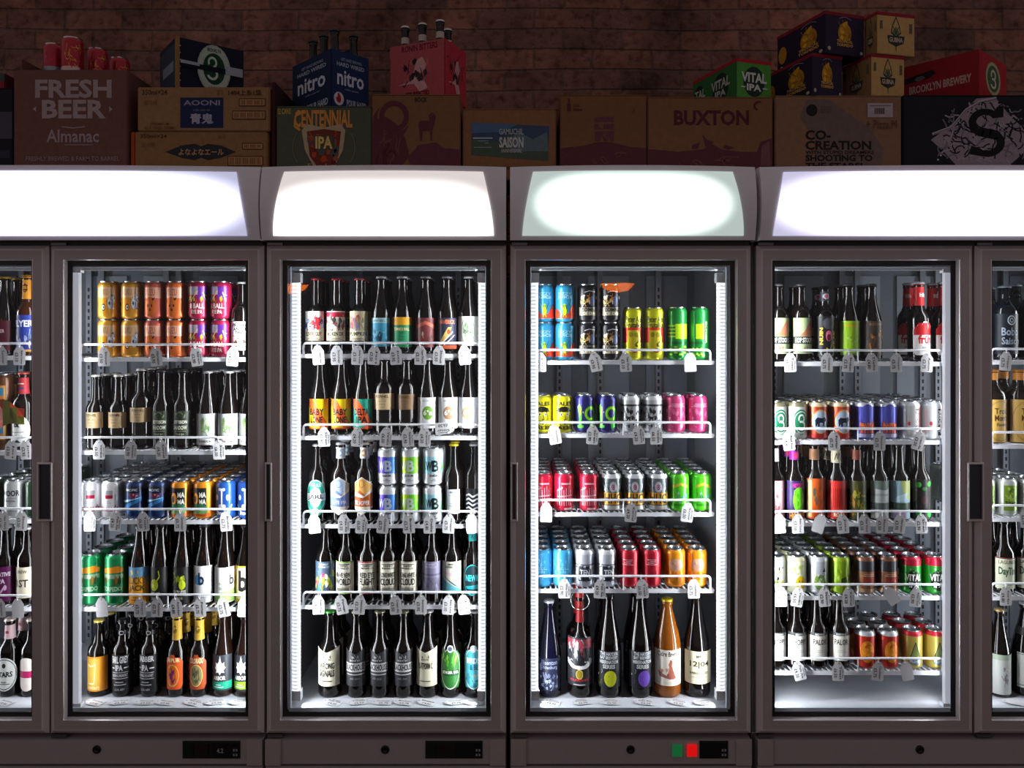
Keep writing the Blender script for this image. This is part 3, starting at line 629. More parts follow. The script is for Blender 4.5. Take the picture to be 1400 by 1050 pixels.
b_earl = bottle('uk', .238, .0315, cap='1c1c20', lab=grey('EARL GREY'), neck=(.80, .86, '121215', [O_(0, .5, .5, .45, .25, 'c8c8cc')])); b_jab = bottle('uk', .238, .0315, cap='1c1c20', lab=grey('JABBER'), neck=(.80, .86, '121215', [O_(0, .5, .5, .45, .25, 'c8c8cc')]))
jai = lambda c1, t, c2, c3: (.10, .54, c1, 'arch', [T_(t, -.62, .74, .62, .9, 'f0dca8', 2), E_(0, .40, .5, .28, c2), A_(-.4, .16, .4, .6, c3, 10, 5, .16), O_(0, .4, .56, .32, .1, 'e0b870')])
b_jai = bottle('long', .250, .0310, cap='c8a030', lab=jai('d8581c', 'JAIPUR', 'e07018', ['6c1c6c', '8c2c8c', '4c104c']), neck=(.70, .95, 'c8a038', [E_(0, .55, .5, .2, '8c6818'), A_(-.4, .35, .4, .7, ['5c4410', 'e8cc70'], 5, 3, .2)]))
b_col = bottle('long', .250, .0310, cap='c8a030', lab=jai('a8481c', 'COLORADO', '8c8458', ['4c4c38', 'c0b890', '2c2c20']), neck=(.70, .95, 'c8a038', [E_(0, .55, .5, .2, '8c6818'), A_(-.4, .35, .4, .7, ['5c4410', 'e8cc70'], 5, 3, .2)]))
leaf = [P_([(0, .44), (.12, .52), (.36, .50), (.30, .58), (.46, .64), (.34, .70), (.36, .80), (.20, .76), (.10, .82), (.02, .98), (-.08, .82), (-.2, .76), (-.38, .80), (-.34, .70), (-.46, .64), (-.30, .58), (-.36, .50), (-.12, .52)], W)]
arb = lambda c: (.08, .53, '2c3036', 'r', leaf + [T_('ARBOR', -.6, .30, .45, .42, W, 2), R_(-1.04, .05, 1.04, .26, c), label_lines(-.5, .10, .3, .22, 2, 'd0f0e4')])
b_arb = bottle('slope', .252, .0325, glass='1a0c08', cap='1c1c1e', lab=arb('189878')); b_arb2 = bottle('slope', .252, .0325, glass='1a0c08', cap='1c1c1e', lab=arb('8cb828'))
row('B', 'floor', 0, [(136, b_pint, 'bottle with orange pint-glass label', 3), (168, b_earl, 'black bottle with grey-white earl capitals', 3), (206, b_jab, 'black bottle printed with white capitals', 3), (242.4, b_jai, 'gold-necked bottle with orange purple label', 3), (272.8, b_col, 'gold-necked bottle with brown red label', 3),
 (305.4, b_arb, 'bottle with white leaf, teal band', 3), (335, b_arb2, 'bottle with white leaf, lime band', 3)], floor=True, Y0=.118)
# --- third door (C)
busy = lambda top, mid, t1, cols, sd: [R_(-1.04, .80, 1.04, .97, top), A_(-1, .36, 1, .86, cols, 26, sd, .2), R_(-1.04, .0, 1.04, .34, 'd8ceb4'), T_(t1, -.8, .16, .8, .30, mid, 2), label_lines(-.7, .03, .7, .12, 2, mid)]
b_b1 = bottle('bulb', .238, .0310, cap='a83038', lab=(.17, .56, 'e4ddd0', 'r', busy('e8e4dc', '5c2c1c', 'CLEVER GUY', ['2c4ca0', 'e0e4ea', '2c4ca0', 'd8e0ea'], 3) + [A_(-.1, .34, .75, .86, ['c81c1c', 'd82828'], 14, 9, .18)]))
b_b2 = bottle('bulb', .238, .0310, cap='a83038', lab=(.17, .56, 'd8d0c0', 'r', busy('b01c38', '3c3c34', 'BROKEN DR', ['30302c', 'c8c0b0', '707068', 'a02038'], 5)))
b_b3 = bottle('bulb', .238, .0310, cap='c05058', lab=(.17, .56, 'c8c09c', 'r', busy('c8bc98', '4c4c30', 'PUMPKIN', ['84709c', '8c8858', 'a83040', 'b8b080'], 8)))
b_b4 = bottle('slope', .244, .0320, cap='c8c8c8', lab=(.09, .46, '3c94b4', 'r', [R_(-1.04, .82, 1.04, 1, '9cc4cc'), T_('NEW BELL', -.6, .86, .6, .94, '3c6c7c', 1), A_(-.8, .1, .8, .6, ['2c7c9c', '60b0c8', '1c4c64'], 14, 3, .18), E_(.1, .36, .12, .16, '103040')]))
b_b5 = bottle('slope', .244, .0320, cap='c8c8c8', lab=(.08, .47, '1c8454', 'r', [R_(-1.04, .74, 1.04, 1, 'e0a01c'), T_('SUMMER HALL', -.7, .55, .7, .66, 'e8d89c', 1), label_lines(-.5, .2, .5, .48, 3, '28986c')]))
b_b6 = bottle('slope', .244, .0320, cap='8c8c90', lab=(.08, .46, '6c3034', 'r', [P_([(-.9, .75), (0, .9), (.9, .75), (.9, .62), (0, .78), (-.9, .62)], 'b86048'), A_(-.7, .1, .7, .62, ['a02c30', 'd8c8a8', '3c5c4c', '501c20'], 12, 4, .18)]))
b_b7 = bottle('slope', .244, .0320, cap='8c8c90', lab=(.06, .46, '2c2c40', 'r', [T_('HAVERICK', -.75, .80, .75, .94, 'd8704c', 2), P_([(-.6, .25), (.1, .7), (.4, .7), (.2, .45), (-.3, .2)], 'd8b060'), L_([(-.5, .15), (.5, .55)], .05, 'e8e8f0'), L_([(-.3, .1), (.7, .45)], .03, 'e8e8f0'), E_(.15, .55, .14, .08, 'c04c28'), R_(-1.04, 0, 1.04, .12, 'd0603c')]))
b_b8 = bottle('slope', .244, .0330, cap='c8c8c8', lab=(.10, .48, 'd8dcd0', 'r', [O_(0, .5, .58, .46, .06, '6c7c68'), A_(-.45, .2, .45, .8, ['9cb48c', '7c9c74', 'b8ccac'], 12, 7, .14), T_('VI KING', -.3, .62, .3, .78, '4c5c48', 1), T_('Bira', -.3, .42, .3, .56, '4c5c48', 2)]))
row('C', 'top shelf', LIPS['C'][0], [
 (431.5, b_b1, 'bottle with red lion-like splash label', 3), (460.5, b_b2, 'bottle with crimson and grey label', 3), (491.5, b_b3, 'bottle with mauve and olive label', 3), (521.3, b_b4, 'bottle with sea-blue label', 3),
 (550, b_b5, 'bottle with yellow over green label', 3), (582, b_b6, 'bottle with maroon ribbon label', 3), (611, b_b7, 'bottle with navy label, orange strip', 3), (640.5, b_b8, 'bottle with white label, pale oval', 3)])
bby = lambda c1, c2, s1, s2: (.08, .47, c1, 'r', [P_([(-1, 1), (-.4, 1), (1, .1), (1, 0), (.3, 0), (-1, .8)], c2), T_(s1, -.72, .46, .55, .68, '1c1410', 2), T_(s2, -.6, .2, .45, .42, '1c1410', 2), R_(-1.04, 0, 1.04, .05, c2)])
b_bab = bottle('slope', .242, .0320, cap='b0b0b4', lab=bby('e8c810', 'e05a18', 'BABY', 'LONE')); b_del = bottle('slope', .242, .0320, cap='b0b0b4', lab=bby('28a890', 'e85a20', 'DELTA', 'IPA'))
b_kt = bottle('uk', .243, .0350, cap='c8c8c8', lab=(.33, .54, 'c4ac84', 'r', kern('KERNEL'))); b_kt2 = bottle('uk', .243, .0320, cap='c8c8c8', lab=(.33, .53, '7c6044', 'r', kern('KERNEL')))  # second bottle's kraft paper is coloured darker for the shadow it stands in
six = lambda c: (.09, .49, 'dcdee0', 'r', [T_('BREWDAY', -.45, .86, .45, .92, '8c9498', 0), E_(0, .50, .48, .22, c), T_('6°n', -.36, .42, .36, .60, 'f4f4f0', 2), T_('pale ale', -.25, .08, .25, .13, '9ca0a4', 0)])
b_6g = bottle('slope', .242, .0322, cap='c8c8c8', lab=six('6c9c38')); b_6b = bottle('slope', .242, .0322, cap='c8c8c8', lab=six('a88060'))
b_6c = bottle('slope', .242, .0322, cap='c8c8c8', lab=six('b89870'))
row('C', 'second shelf', LIPS['C'][1], [
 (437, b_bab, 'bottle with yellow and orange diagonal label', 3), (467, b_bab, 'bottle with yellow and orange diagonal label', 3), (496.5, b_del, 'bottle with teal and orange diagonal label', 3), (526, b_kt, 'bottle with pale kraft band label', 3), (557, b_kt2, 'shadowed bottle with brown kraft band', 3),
 (584, b_6g, 'white-label bottle with green disc', 3), (612, b_6b, 'white-label bottle with brown disc', 3), (640.5, b_6c, 'white-label bottle with tan disc', 3)])
b_jarl = bottle('uk', .245, .0315, cap='b8b8bc', lab=(.08, .56, '28a488', 'o', [T_('FYNE ALES', -.5, .80, .5, .90, 'b8e8dc', 1), O_(0, .55, .86, .44, .06, 'd8f0ea'), E_(0, .52, .52, .27, 'dce8e6'), R_(-.92, .42, .92, .62, 'eef4f2'), T_('JARL', -.7, .44, .7, .60, '1c2c2c', 2), E_(0, .12, .34, .12, 'eef4f2'), T_('A', -.12, .05, .12, .19, '1c3c3c', 1)]))
hexl = lambda a, b2, t: (.10, .58, 'e6e2d8', 'hex', [P_([(-.9, .22), (0, .04), (.9, .22), (.9, .40), (-.9, .40)], 'e8e2d0'), R_(-.93, .22, .93, .42, a), T_(t, -.65, .26, .65, .38, 'e8e8f0', 1), P_([(-.9, .42), (.9, .42), (.9, .78), (0, .97), (-.9, .78)], b2), P_([(-.9, .42), (-.2, .66), (.3, .52), (.9, .62), (.9, .42)], a), P_([(-.9, .50), (-.5, .6), (.2, .5), (.9, .72), (.9, .6), (.1, .45)], 'e8e4e0'), O_(0, .82, .22, .10, .15, a)])
nk = lambda c: (.80, .94, 'e8ecf4', [E_(0, .5, .6, .3, c), E_(0, .5, .3, .15, W)])
b_hexb = bottle('uk', .250, .0325, cap='c8ccd8', lab=hexl('6c84c4', 'b8c8e0', 'JUTE IPA'), neck=nk('8cb0d8')); b_hexo = bottle('uk', .250, .0325, cap='e0d8c8', lab=hexl('b85c20', 'e8b060', 'DR. HOPPER'), neck=nk('d8a868'))
wb = lambda a, b2, c: [R_(-.95, .30, .95, .88, a), R_(.1, .30, .95, .88, b2), R_(-1.1, -.05, 1.1, .28, 'c8ccd0'), T_('W', -.62, .40, -.1, .72, 'aab4c8' if c == 'aab4c8' else c, 1), T_('B', -.1, .36, .5, .76, c, 2), T_('AXIOM', -.3, .18, .4, .26, '2c3440', 2), label_lines(-.2, .04, .4, .14, 2, '5c6470')]
c_w1 = can('c4c8cc', wb('4c38b0', '3c74c4', 'b8c4d8'), H=.117, R=.0335, neck='c4c8cc'); c_w2 = can('c4c8cc', wb('9cc818', '5cb01c', 'b8c8b8'), H=.117, R=.0335, neck='c4c8cc'); c_w3 = can('c4c8cc', wb('88c0d0', 'a8dcd8', '10181c') + [P_([(.6, .3), (.95, .5), (.95, .8)], '78d058')], H=.117, R=.0335, neck='c4c8cc')
b_sq = bottle('uk', .246, .0300, cap='d8c020', lab=(.12, .43, 'd8dce0', 'sq', [T_('BEER', -.3, .84, .3, .92, '3c3c40', 1), R_(-.5, .74, .5, .75, '6c6c70'), label_lines(-.45, .3, .3, .6, 3, 'b0b4b8'), T_('E. SOURS', -.3, .06, .35, .16, '1c1c20', 2)]))
b_zeb = bottle('uk', .246, .0310, cap='b8b8bc', lab=(.02, .44, '141418', 'r', [('g', [L_([(-.7 + .0 * i, .12 + i * .13), (-.35, .18 + i * .13), (0, .10 + i * .13), (.4, .17 + i * .13), (.75, .1 + i * .13)], .05, 'd8dce4') for i in range(6)])]))
row('C', 'third shelf', LIPS['C'][2], [
 (434, b_jarl, 'bottle with round teal and white label', 3), (466, b_hexb, 'bottle with blue six-sided label', 3), (498.7, b_hexo, 'bottle with orange six-sided label', 3), (531, c_w1, 'blue and violet can with large letters', 3, 2), (561.5, c_w2, 'lime green can with large letters', 3, 2), (592, c_w3, 'pale aqua can with black letter', 3, 2),
 (620.5, b_sq, 'yellow-capped bottle with small white label', 3), (648, b_zeb, 'dark bottle with white zebra stripes', 3)])
tmp = lambda c, t1, t2, ed: (.13, .55, c, 'r', [R_(-.6, .90, .6, .93, '3c3c38'), T_('TEMPEST', -.45, .84, .45, .89, '2c2c2c', 2), T_('BREWING CO', -.55, .76, .55, .82, '2c2c2c', 2), T_(t1, -.66, .50, .66, .66, '22221f', 2), T_(t2, -.68, .26, .68, .48, '22221f', 2), R_(-.7, .20, .7, .215, '3c3c38'), R_(-.55, .08, .55, .18, '6c6c60'), R_(-1.04, 0, 1.04, .04, ed), R_(-1.04, .96, 1.04, 1, ed)])
b_t1 = bottle('uk', .240, .0315, cap='2c2c30', lab=(.13, .55, '44586c', 'r', [T_('TEMPEST', -.4, .88, .4, .94, 'c8d0d8', 1), T_('BREWING CO', -.45, .80, .45, .86, 'c8d0d8', 1), A_(-1, .05, 1, .7, ['a8b430', 'd8d468', 'e4dcd0', 'a83c68', '8c9c2c', '3c8c8c'], 26, 12, .2)]))
b_t2 = bottle('uk', .240, .0315, cap='2c2c30', lab=tmp('dad6c4', 'BRAVE NEW', 'WORLD', '7cac48')); b_t3 = bottle('uk', .240, .0315, cap='2c2c30', lab=tmp('dad6c4', 'RED EYE', 'FLIGHT', 'a8404c')); b_t4 = bottle('uk', .240, .0315, cap='2c2c30', lab=tmp('dad6c4', 'LONG WHITE', 'CLOUD', 'a8a898'))
b_t5 = bottle('uk', .240, .0315, cap='2c2c30', lab=(.13, .55, '6c6880', 'r', [T_('TEMPEST', -.4, .88, .4, .94, 'a8a4b8', 1), T_('BREWING CO', -.45, .80, .45, .86, 'a8a4b8', 1), R_(-1.04, .56, 1.04, .62, '504c60'), R_(-1.04, .05, 1.04, .5, '5c586c'), A_(-.8, .1, .8, .5, ['74708c', '484458'], 8, 2, .2)]))
b_t6 = bottle('uk', .240, .0315, cap='2c2c30', lab=(.13, .55, 'b8b8a8', 'r', [T_('TEMPEST', -.4, .88, .4, .94, '2c2c2c', 1), T_('BREWING CO', -.45, .80, .45, .86, '2c2c2c', 1), P_([(-1, .5), (0, .3), (1, .1), (1, .0), (-1, 0)], '4c8c94'), P_([(-1, .66), (0, .55), (1, .2), (1, .35), (.2, .66)], 'b8a0a4'), P_([(-.8, .6), (.2, .34), (.9, .14), (.2, .28)], '2c4854')]))
b_t7 = bottle('uk', .240, .0315, cap='28a0a0', lab=(.10, .52, '122e34', 'arch', [O_(0, .5, .8, .48, .06, '28a8b0'), T_('NEWK', -.6, .46, .6, .66, '38c0c8', 2), P_([(-.6, .3), (.6, .36), (.5, .2), (-.5, .22)], '208c94'), label_lines(-.4, .1, .4, .18, 2, '28a8b0')]), neck=(.80, .93, '28a0a0', [T_('A', -.3, .3, .3, .7, '0c4448', 2)]))
row('C', 'fourth shelf', LIPS['C'][3], [
 (445.4, b_t1, 'bottle with slate label, hop painting', 3), (473, b_t2, 'cream-label bottle edged in green', 3), (502.4, b_t3, 'cream-label bottle edged in red', 3), (531, b_t4, 'cream-label bottle reading long white cloud', 3), (559, b_t4, 'cream-label bottle reading long white cloud', 3), (591, b_t5, 'bottle with dull purple label', 3),
 (618, b_t6, 'bottle with pink and teal wave label', 3), (645.5, b_t7, 'turquoise-necked bottle with glowing teal label', 3)])
pw = lambda c, ink, t1, t2: (.14, .60, c, 'v', [A_(-.3, .70, .3, .80, [ink], 5, 2, .06), T_('BREW BY', -.3, .66, .3, .70, ink, 1), T_(t1, -.58, .44, .58, .60, ink, 2), *([T_(t2, -.58, .24, .58, .42, ink, 2)] if t2 else []), label_lines(-.4, .12, .4, .18, 1, ink)])
bhl = (.14, .58, '2a2a2e', 'v', [A_(-.3, .72, .3, .84, ['a8a8ac'], 6, 2, .07), T_('BREW BY', -.45, .66, .45, .71, 'b0b0b4', 1), R_(-.95, .38, .95, .62, 'b8b8b8'), T_('BLACKHOUSE', -.9, .42, .9, .59, '1c1c20', 2), R_(-.8, .30, .8, .33, 'a8a8ac'), T_('milk stout', -.4, .18, .4, .24, '8c8c90', 0)])
b_wrong = bottle('long', .268, .0370, cap='3c8c3c', lab=pw('d0ccb4', '2c2c28', 'WRONG', 'SIGNALS')); b_black = bottle('long', .268, .0315, cap='7c7c60', lab=bhl); b_plat = bottle('long', .268, .0355, cap='8c8c8c', lab=pw('cac6ae', '2c2c28', 'PLATFORM C', ''))
b_juic = bottle('long', .268, .0330, cap='c8c8c8', lab=(.12, .60, '2c6c2c', 'arch', [O_(0, .47, .88, .50, .05, 'd0dcc8'), A_(-.7, .45, .7, .88, ['4c9c2c', '7cc040', '1c4c1c', '3c7c24'], 22, 4, .16), R_(-.8, .30, .8, .44, '1c4c28'), T_('JOKER IPA', -.7, .33, .7, .42, 'e8f0e0', 2), E_(0, .96, .26, .09, 'c8d0d8'), E_(0, .96, .16, .055, '4c5864')]))
b_bird = bottle('long', .268, .0335, cap='b8b8b8', lab=(.12, .60, '4ca8b8', 'arch', [O_(0, .47, .88, .50, .05, 'd8ecec'), A_(-.7, .05, .7, .45, ['6cc4cc', '2c7c94', 'b8a488', '388ca0'], 14, 6, .2), T_('BIRDS', -.6, .60, .5, .74, 'eef8f8', 2), T_('& BEES', -.3, .44, .7, .57, '1c5c74', 2), E_(0, .96, .26, .09, 'c8dce0')]))
row('C', 'floor', 0, [(451.5, b_wrong, 'wide bottle with cream notched label', 3), (487.5, b_black, 'bottle with grey notched label', 3), (519.5, b_black, 'bottle with grey notched label', 3), (552, b_black, 'bottle with grey notched label', 3), (584.8, b_plat, 'cream notched-label bottle among dark ones', 3), (616.5, b_juic, 'bottle with green hop arch label', 3), (648.5, b_bird, 'bottle with pale turquoise arch label', 3)], floor=True, Y0=.112)
# --- fourth door (D)
c_alien = can('2c88b0', [T_('FIZZY', -.6, .80, .6, .90, '8cbcd0', 1), T_('JUICE', -.65, .66, .65, .78, 'a8ccd8', 1), P_([(-1.1, .0), (-1.1, .34), (-.6, .3), (-.2, .12), (.3, .16), (.7, .46), (1.1, .5), (1.1, 0)], 'd8482c'), E_(0, .26, .18, .15, 'b8d020'), E_(.0, .42, .13, .09, '9cc028'), E_(-.06, .43, .03, .03, K), E_(.07, .43, .03, .03, K), L_([(.14, .32), (.38, .55)], .03, '204050'), L_([(-.14, .3), (-.32, .5)], .05, '9cc028'), L_([(-.08, .12), (-.12, .04)], .05, '9cc028'), L_([(.08, .12), (.14, .04)], .05, '9cc028')])
c_blk = can('16161c', [A_(-.9, .42, .1, .86, ['d8a850', 'e8d8a0', 'b87c30', 'f0e8d0'], 16, 3, .14), E_(.25, .60, .22, .18, '50587c'), R_(-.95, .10, .95, .38, '8c8878'), T_('ZOMBIE', -.75, .24, .75, .36, K, 2), T_('ICE DPA', -.7, .12, .7, .22, 'e8e0c0', 2), E_(.72, .72, .10, .06, 'd0d4dc'), L_([(-.4, .9), (0, .95), (.5, .92)], .03, 'b8b8c0')], kind='can')
c_big = can('c8cc18', [R_(-1.2, .32, 1.2, .66, 'd83018'), T_('Peter Aloi', -.75, .78, .75, .92, '20240c', 1), T_('Fruitallica', -.7, .66, .75, .78, '20240c', 1), P_([(-.55, .60), (.35, .60), (.55, .42), (.5, .05), (-.5, .05), (-.6, .3)], 'c4b818'), E_(-.28, .5, .16, .06, '8c8818'), E_(.15, .5, .16, .06, '8c8818'), L_([(.3, .55), (.35, .35), (.05, .26), (.3, .24)], .05, '4c4810'), E_(.05, .14, .3, .05, 'c85c18'), O_(.05, .14, .3, .05, .3, '5c3c10')], H=.166, R=.0320)
c_grn = can('128030', [R_(-.35, .40, .95, .74, 'b0e018'), *[R_(-1.1, .44 + i * .08, -.35, .475 + i * .08, 'b0e018') for i in range(4)], R_(-1.2, .28, 1.2, .34, '0c5c24'), *[E_(-.75 + .42 * (i % 4), .05 + .13 * (i // 4) + .04 * (i % 2), .16, .025, 'a0dc30') for i in range(8)]], H=.167, R=.0320)
c_grn2 = can('128030', [R_(-.4, .40, .30, .74, 'b0e018'), T_('OCTOBER', .42, .30, .62, .80, 'd8f0c0', 2, rot=-90), R_(-1.2, .28, .34, .34, '0c5c24'), *[P_([(-.7 + .35 * (i % 3), .05 + .12 * (i // 3)), (-.45 + .35 * (i % 3), .0 + .12 * (i // 3)), (-.38 + .35 * (i % 3), .04 + .12 * (i // 3)), (-.66 + .35 * (i % 3), .10 + .12 * (i // 3))], 'a8e038') for i in range(6)]], H=.167, R=.0320)
row('D', 'top shelf', LIPS['D'][0], [
 (743.3, c_alien, 'blue can with green creature', 1, 2), (773, c_alien, 'blue can with green creature', 1, 2), (803, c_blk, 'black can with gold artwork', 1, 2), (834, c_blk, 'black can with gold artwork', 1, 2), (864.7, c_big, 'tall yellow can with red band', 1), (893.5, c_big, 'tall yellow can with red band', 1),
 (925, c_grn, 'tall green can with lime bars', 1), (956, c_grn2, 'tall green can with sideways lettering', 1)])
c_sal = can('d4cc18', [T_('SALES', -.7, .82, .7, .96, '20200c', 2), P_([(-.7, .62), (-.5, .74), (0, .78), (.5, .74), (.7, .62), (.4, .60), (0, .64), (-.4, .60)], '14140c'), E_(0, .70, .4, .1, '14140c'), O_(0, .38, .52, .3, .06, '20200c'), E_(-.25, .52, .13, .06, 'f0ecc0'), E_(.28, .52, .13, .06, 'f0ecc0'), E_(-.22, .52, .05, .04, K), E_(.30, .52, .05, .04, K), E_(.05, .24, .10, .07, '14140c'), L_([(.05, .5), (.14, .36), (0, .34)], .03, '20200c'), T_('SALES', -.85, .0, .85, .12, '20200c', 2)], kind='can')
c_ten = can('1c1c60', [('g', [L_([(-.8, .68), (-.55, .78), (-.55, .12)], .22, '48c028'), L_([(-.62, .74), (-.55, .74), (-.55, .5)], .10, 'c0e020'), L_([(-.85, .1), (-.25, .1)], .09, '48c028')]), O_(.35, .55, .55, .26, .45, '48c028'), O_(.35, .55, .50, .22, .2, 'a8dc20'), L_([(.8, .55), (.7, .2), (.3, .08)], .2, '38b030'), A_(-.8, .1, .8, .8, ['e8e830', '2c9c30'], 7, 4, .06)])
c_sil = can('a8acb0', [R_(-1.2, .02, 1.2, .86, '9a9ea4'), A_(-1.1, .04, 1.1, .80, ['16181c', '24262c', 'c8ccd0', '16181c'], 70, 5, .13), R_(-1.2, .80, 1.2, .87, '24262c')], neck='c8ccd0')
c_mag = can('b8386c', [A_(-1.1, .02, 1.1, .75, ['d86c98', '9c2454', 'e08cb0', 'b03468'], 55, 5, .14), label_lines(-.8, .78, .8, .92, 3, 'e8b0c8')])
row('D', 'second shelf', LIPS['D'][1], [
 (740.7, c_sal, 'yellow can with moustached face', 2), (769, c_sal, 'yellow can with moustached face', 2), (799.3, c_ten, 'navy can with big green numbers', 2), (830, c_ten, 'navy can with big green numbers', 2), (862, c_sil, 'silver can with black doodles', 2), (892, c_sil, 'silver can with black doodles', 2), (922.5, c_mag, 'magenta can with pink doodles', 2), (953.5, c_mag, 'magenta can with pink doodles', 2)])
c_red = can('b81034', [R_(-.35, .80, .5, .86, 'e0a8b4'), ('g', [L_([(-.7 + .2 * i, .08), (-.72 + .2 * i, .62 + .07 * (i % 3))], .05, 'd8b0b8') for i in range(8)]), L_([(-.75, .38), (.75, .44)], .04, 'd8b0b8'), L_([(-.7, .6), (-.2, .7)], .04, 'd8b0b8'), R_(-.1, -.06, .6, .0, 'e8d8d8')])
c_hip = can('50585c', [E_(0, .72, .2, .13, 'e0d8e8'), O_(0, .72, .3, .19, .3, 'b8bcc4'), O_(0, .72, .15, .10, .4, 'a0204c'), E_(0, .72, .05, .035, '202c6c'), R_(-1.2, .12, 1.2, .52, 'c8901c'), T_('HHC', -.75, .15, .75, .50, '1c1c1c', 2), A_(-1.1, .54, -.35, .92, ['a8acb0', '2c3034'], 10, 3, .12), A_(.35, .54, 1.1, .92, ['a8acb0', '2c3034'], 10, 4, .12), R_(-1.2, -.06, 1.2, .08, 'b8b8b4')], neck='c8ccd0')
c_gr3 = can('48b418', [P_([(-.7, .66), (0, .78), (.7, .66), (.7, .76), (0, .88), (-.7, .76)], 'b0a828'), A_(-.6, .2, .6, .62, ['2c7c50', '80b8a0', '387c28', '5c9c90'], 12, 4, .18), R_(-.6, .06, .6, .14, '308c18')])
row('D', 'third shelf', LIPS['D'][2], [
 (742.5, c_red, 'raspberry red can with white drips', 5), (771, c_red, 'raspberry red can with white drips', 5), (805, c_red, 'raspberry red can with white drips', 5), (836, c_hip, 'grey can with gold lettered band', 5), (867.5, c_hip, 'grey can with gold lettered band', 5), (899, c_hip, 'grey can with gold lettered band', 5), (928, c_gr3, 'bright green can with meadow picture', 5), (958.6, c_gr3, 'bright green can with meadow picture', 5)])
c_lb = can('3c98c8', [A_(-1, .02, 1, .9, ['60b4dc', '2c84b4', '78c0e0'], 40, 5, .12), label_lines(-.5, .5, .5, .6, 2, '9cd0e8')])
c_sb = can('b4b8c4', [R_(-.55, .1, .6, .62, '20242c'), A_(-1, .02, 1, .8, ['20242c', 'd8dce4', '50586c'], 30, 7, .11), R_(-1.2, .64, 1.2, .68, '2c3044'), T_('TEN', -.4, .3, .45, .5, 'c8ccd4', 2)], neck='d0d4d8')
c_rr = can('a81428', [label_lines(-.6, .66, .35, .88, 4, 'e0b8bc'), A_(-1, .05, 1, .5, ['8c1020', 'c02438', '981828'], 20, 5, .12)])
c_am = can('e08c18', [E_(0, .66, .58, .22, 'c89880'), A_(-.5, .5, .5, .82, ['b87c70', 'd8a890'], 8, 3, .12), A_(-.9, .05, .9, .45, ['d86c10', 'f0b030', 'c85c10', 'e8a020'], 24, 5, .16)])
row('D', 'fourth shelf', LIPS['D'][3], [
 (741.5, c_lb, 'light blue can with ripple pattern', 5), (769, c_lb, 'light blue can with ripple pattern', 5), (799, c_sb, 'silver can with dark block', 5), (829, c_sb, 'silver can with dark block', 5), (860, c_rr, 'deep red can with pale lines', 5), (890, c_rr, 'deep red can with pale lines', 5), (922.7, c_am, 'amber can with pink oval', 5), (952.4, c_am, 'amber can with pink oval', 5)])
b_g1 = bottle('champ', .298, .0390, glass='0a0a20', cap='d0d4dc', lab=(.08, .42, '20243c', 'r', [E_(-.62, .72, .12, .12, '7c84a0'), T_('Eisenton', -.55, .80, .6, .94, '8c94b0', 1), T_('Oldenburg', -.6, .64, .6, .78, '8c94b0', 1), A_(-.7, .02, .7, .6, ['5c6484', '7c84a4', '3c4464', '98a0b8'], 50, 5, .10)]))
b_g2 = bottle('swing', .318, .0400, cap=None, neck=(.72, .93, '7c1418', []), lab=(.12, .60, '24242a', 'r', [R_(-1.04, .78, 1.04, .96, '8c3440'), A_(-1, .42, 1, .95, ['c8ccd0', '3c3c44', '8c9098', 'a04050', '16161a'], 40, 6, .14), P_([(-1, .45), (-.5, .36), (0, .34), (.5, .36), (1, .45), (1, .55), (.3, .42), (-.3, .42), (-1, .55)], 'd0d4d8'), E_(0, .24, .22, .09, '8c7c28'), O_(0, .24, .24, .10, .15, 'c8b850'), T_('BOURBON RYE', -.65, .10, .65, .15, 'c03040', 1), label_lines(-.4, .02, .4, .07, 1, 'b0b0b0')]))
hib = lambda c: (.10, .46, '14161a', 'r', [T_('THE HAYDEN', -.62, .88, .62, .98, 'b8bcc0', 2), T_('BAY BREWERY', -.62, .78, .62, .87, 'b8bcc0', 2), T_('HIBERNATION', -.66, .66, .66, .76, 'b8bcc0', 2), T_('SERIES', -.42, .53, .42, .64, 'b8bcc0', 2), E_(.1, .26, .42, .22, c), A_(-.95, .0, -.4, .5, ['c8ccd0', c], 6, 4, .06), A_(-.2, .1, .4, .42, ['20241c'], 6, 4, .04)])
b_g3 = bottle('champ', .320, .0400, cap='1c1c1e', lab=hib('b0b820')); b_g4 = bottle('champ', .320, .0405, cap='1c1c1e', lab=hib('6444a8'))
b_cid = bottle('cider', .302, .0430, glass='7c430c', cap='c8b020', capname='screw_cap', lab=(.13, .50, 'e2dcd0', 'r', [T_('Cidre Breton', -.72, .82, .72, .96, '3c2c24', 1), P_([(-.1, .2), (.05, .5), (0, .6), (.12, .74), (.24, .7), (.2, .56), (.4, .3), (.5, .22), (.3, .18)], 'a85c48'), P_([(-.7, .42), (-.4, .34), (.2, .22), (.1, .18), (-.6, .26)], '8c5c50'), A_(-.6, .26, .1, .5, ['a87060', 'c89080', '704840'], 7, 4, .1), R_(-1.04, 0, 1.04, .12, 'd8d0c0')]))
b_12 = bottle('champ', .320, .0430, cap='1c1c1e', lab=(.14, .46, 'd4ceb0', 'r', [T_('BBNO', -.2, .80, .2, .88, '2c2418', 2), T_('12|04', -.6, .48, .66, .70, '2c2418', 1), T_('BARREL AGED', -.6, .30, .6, .37, '4c4430', 1), R_(-.5, .2, .5, .21, '4c4430')]))
row('D', 'floor', 0, [(750.7, b_g1, 'large white-capped bottle with navy label', 1), (793, b_g2, 'swing-top bottle with red neck', 2), (832.4, b_g3, 'large black bottle with lime disc', 2), (874.5, b_g4, 'large black bottle with violet disc', 2), (912, b_cid, 'amber cider bottle with white label', 1), (952.5, b_12, 'large bottle with cream numbered label', 1)], floor=True, Y0=.112)
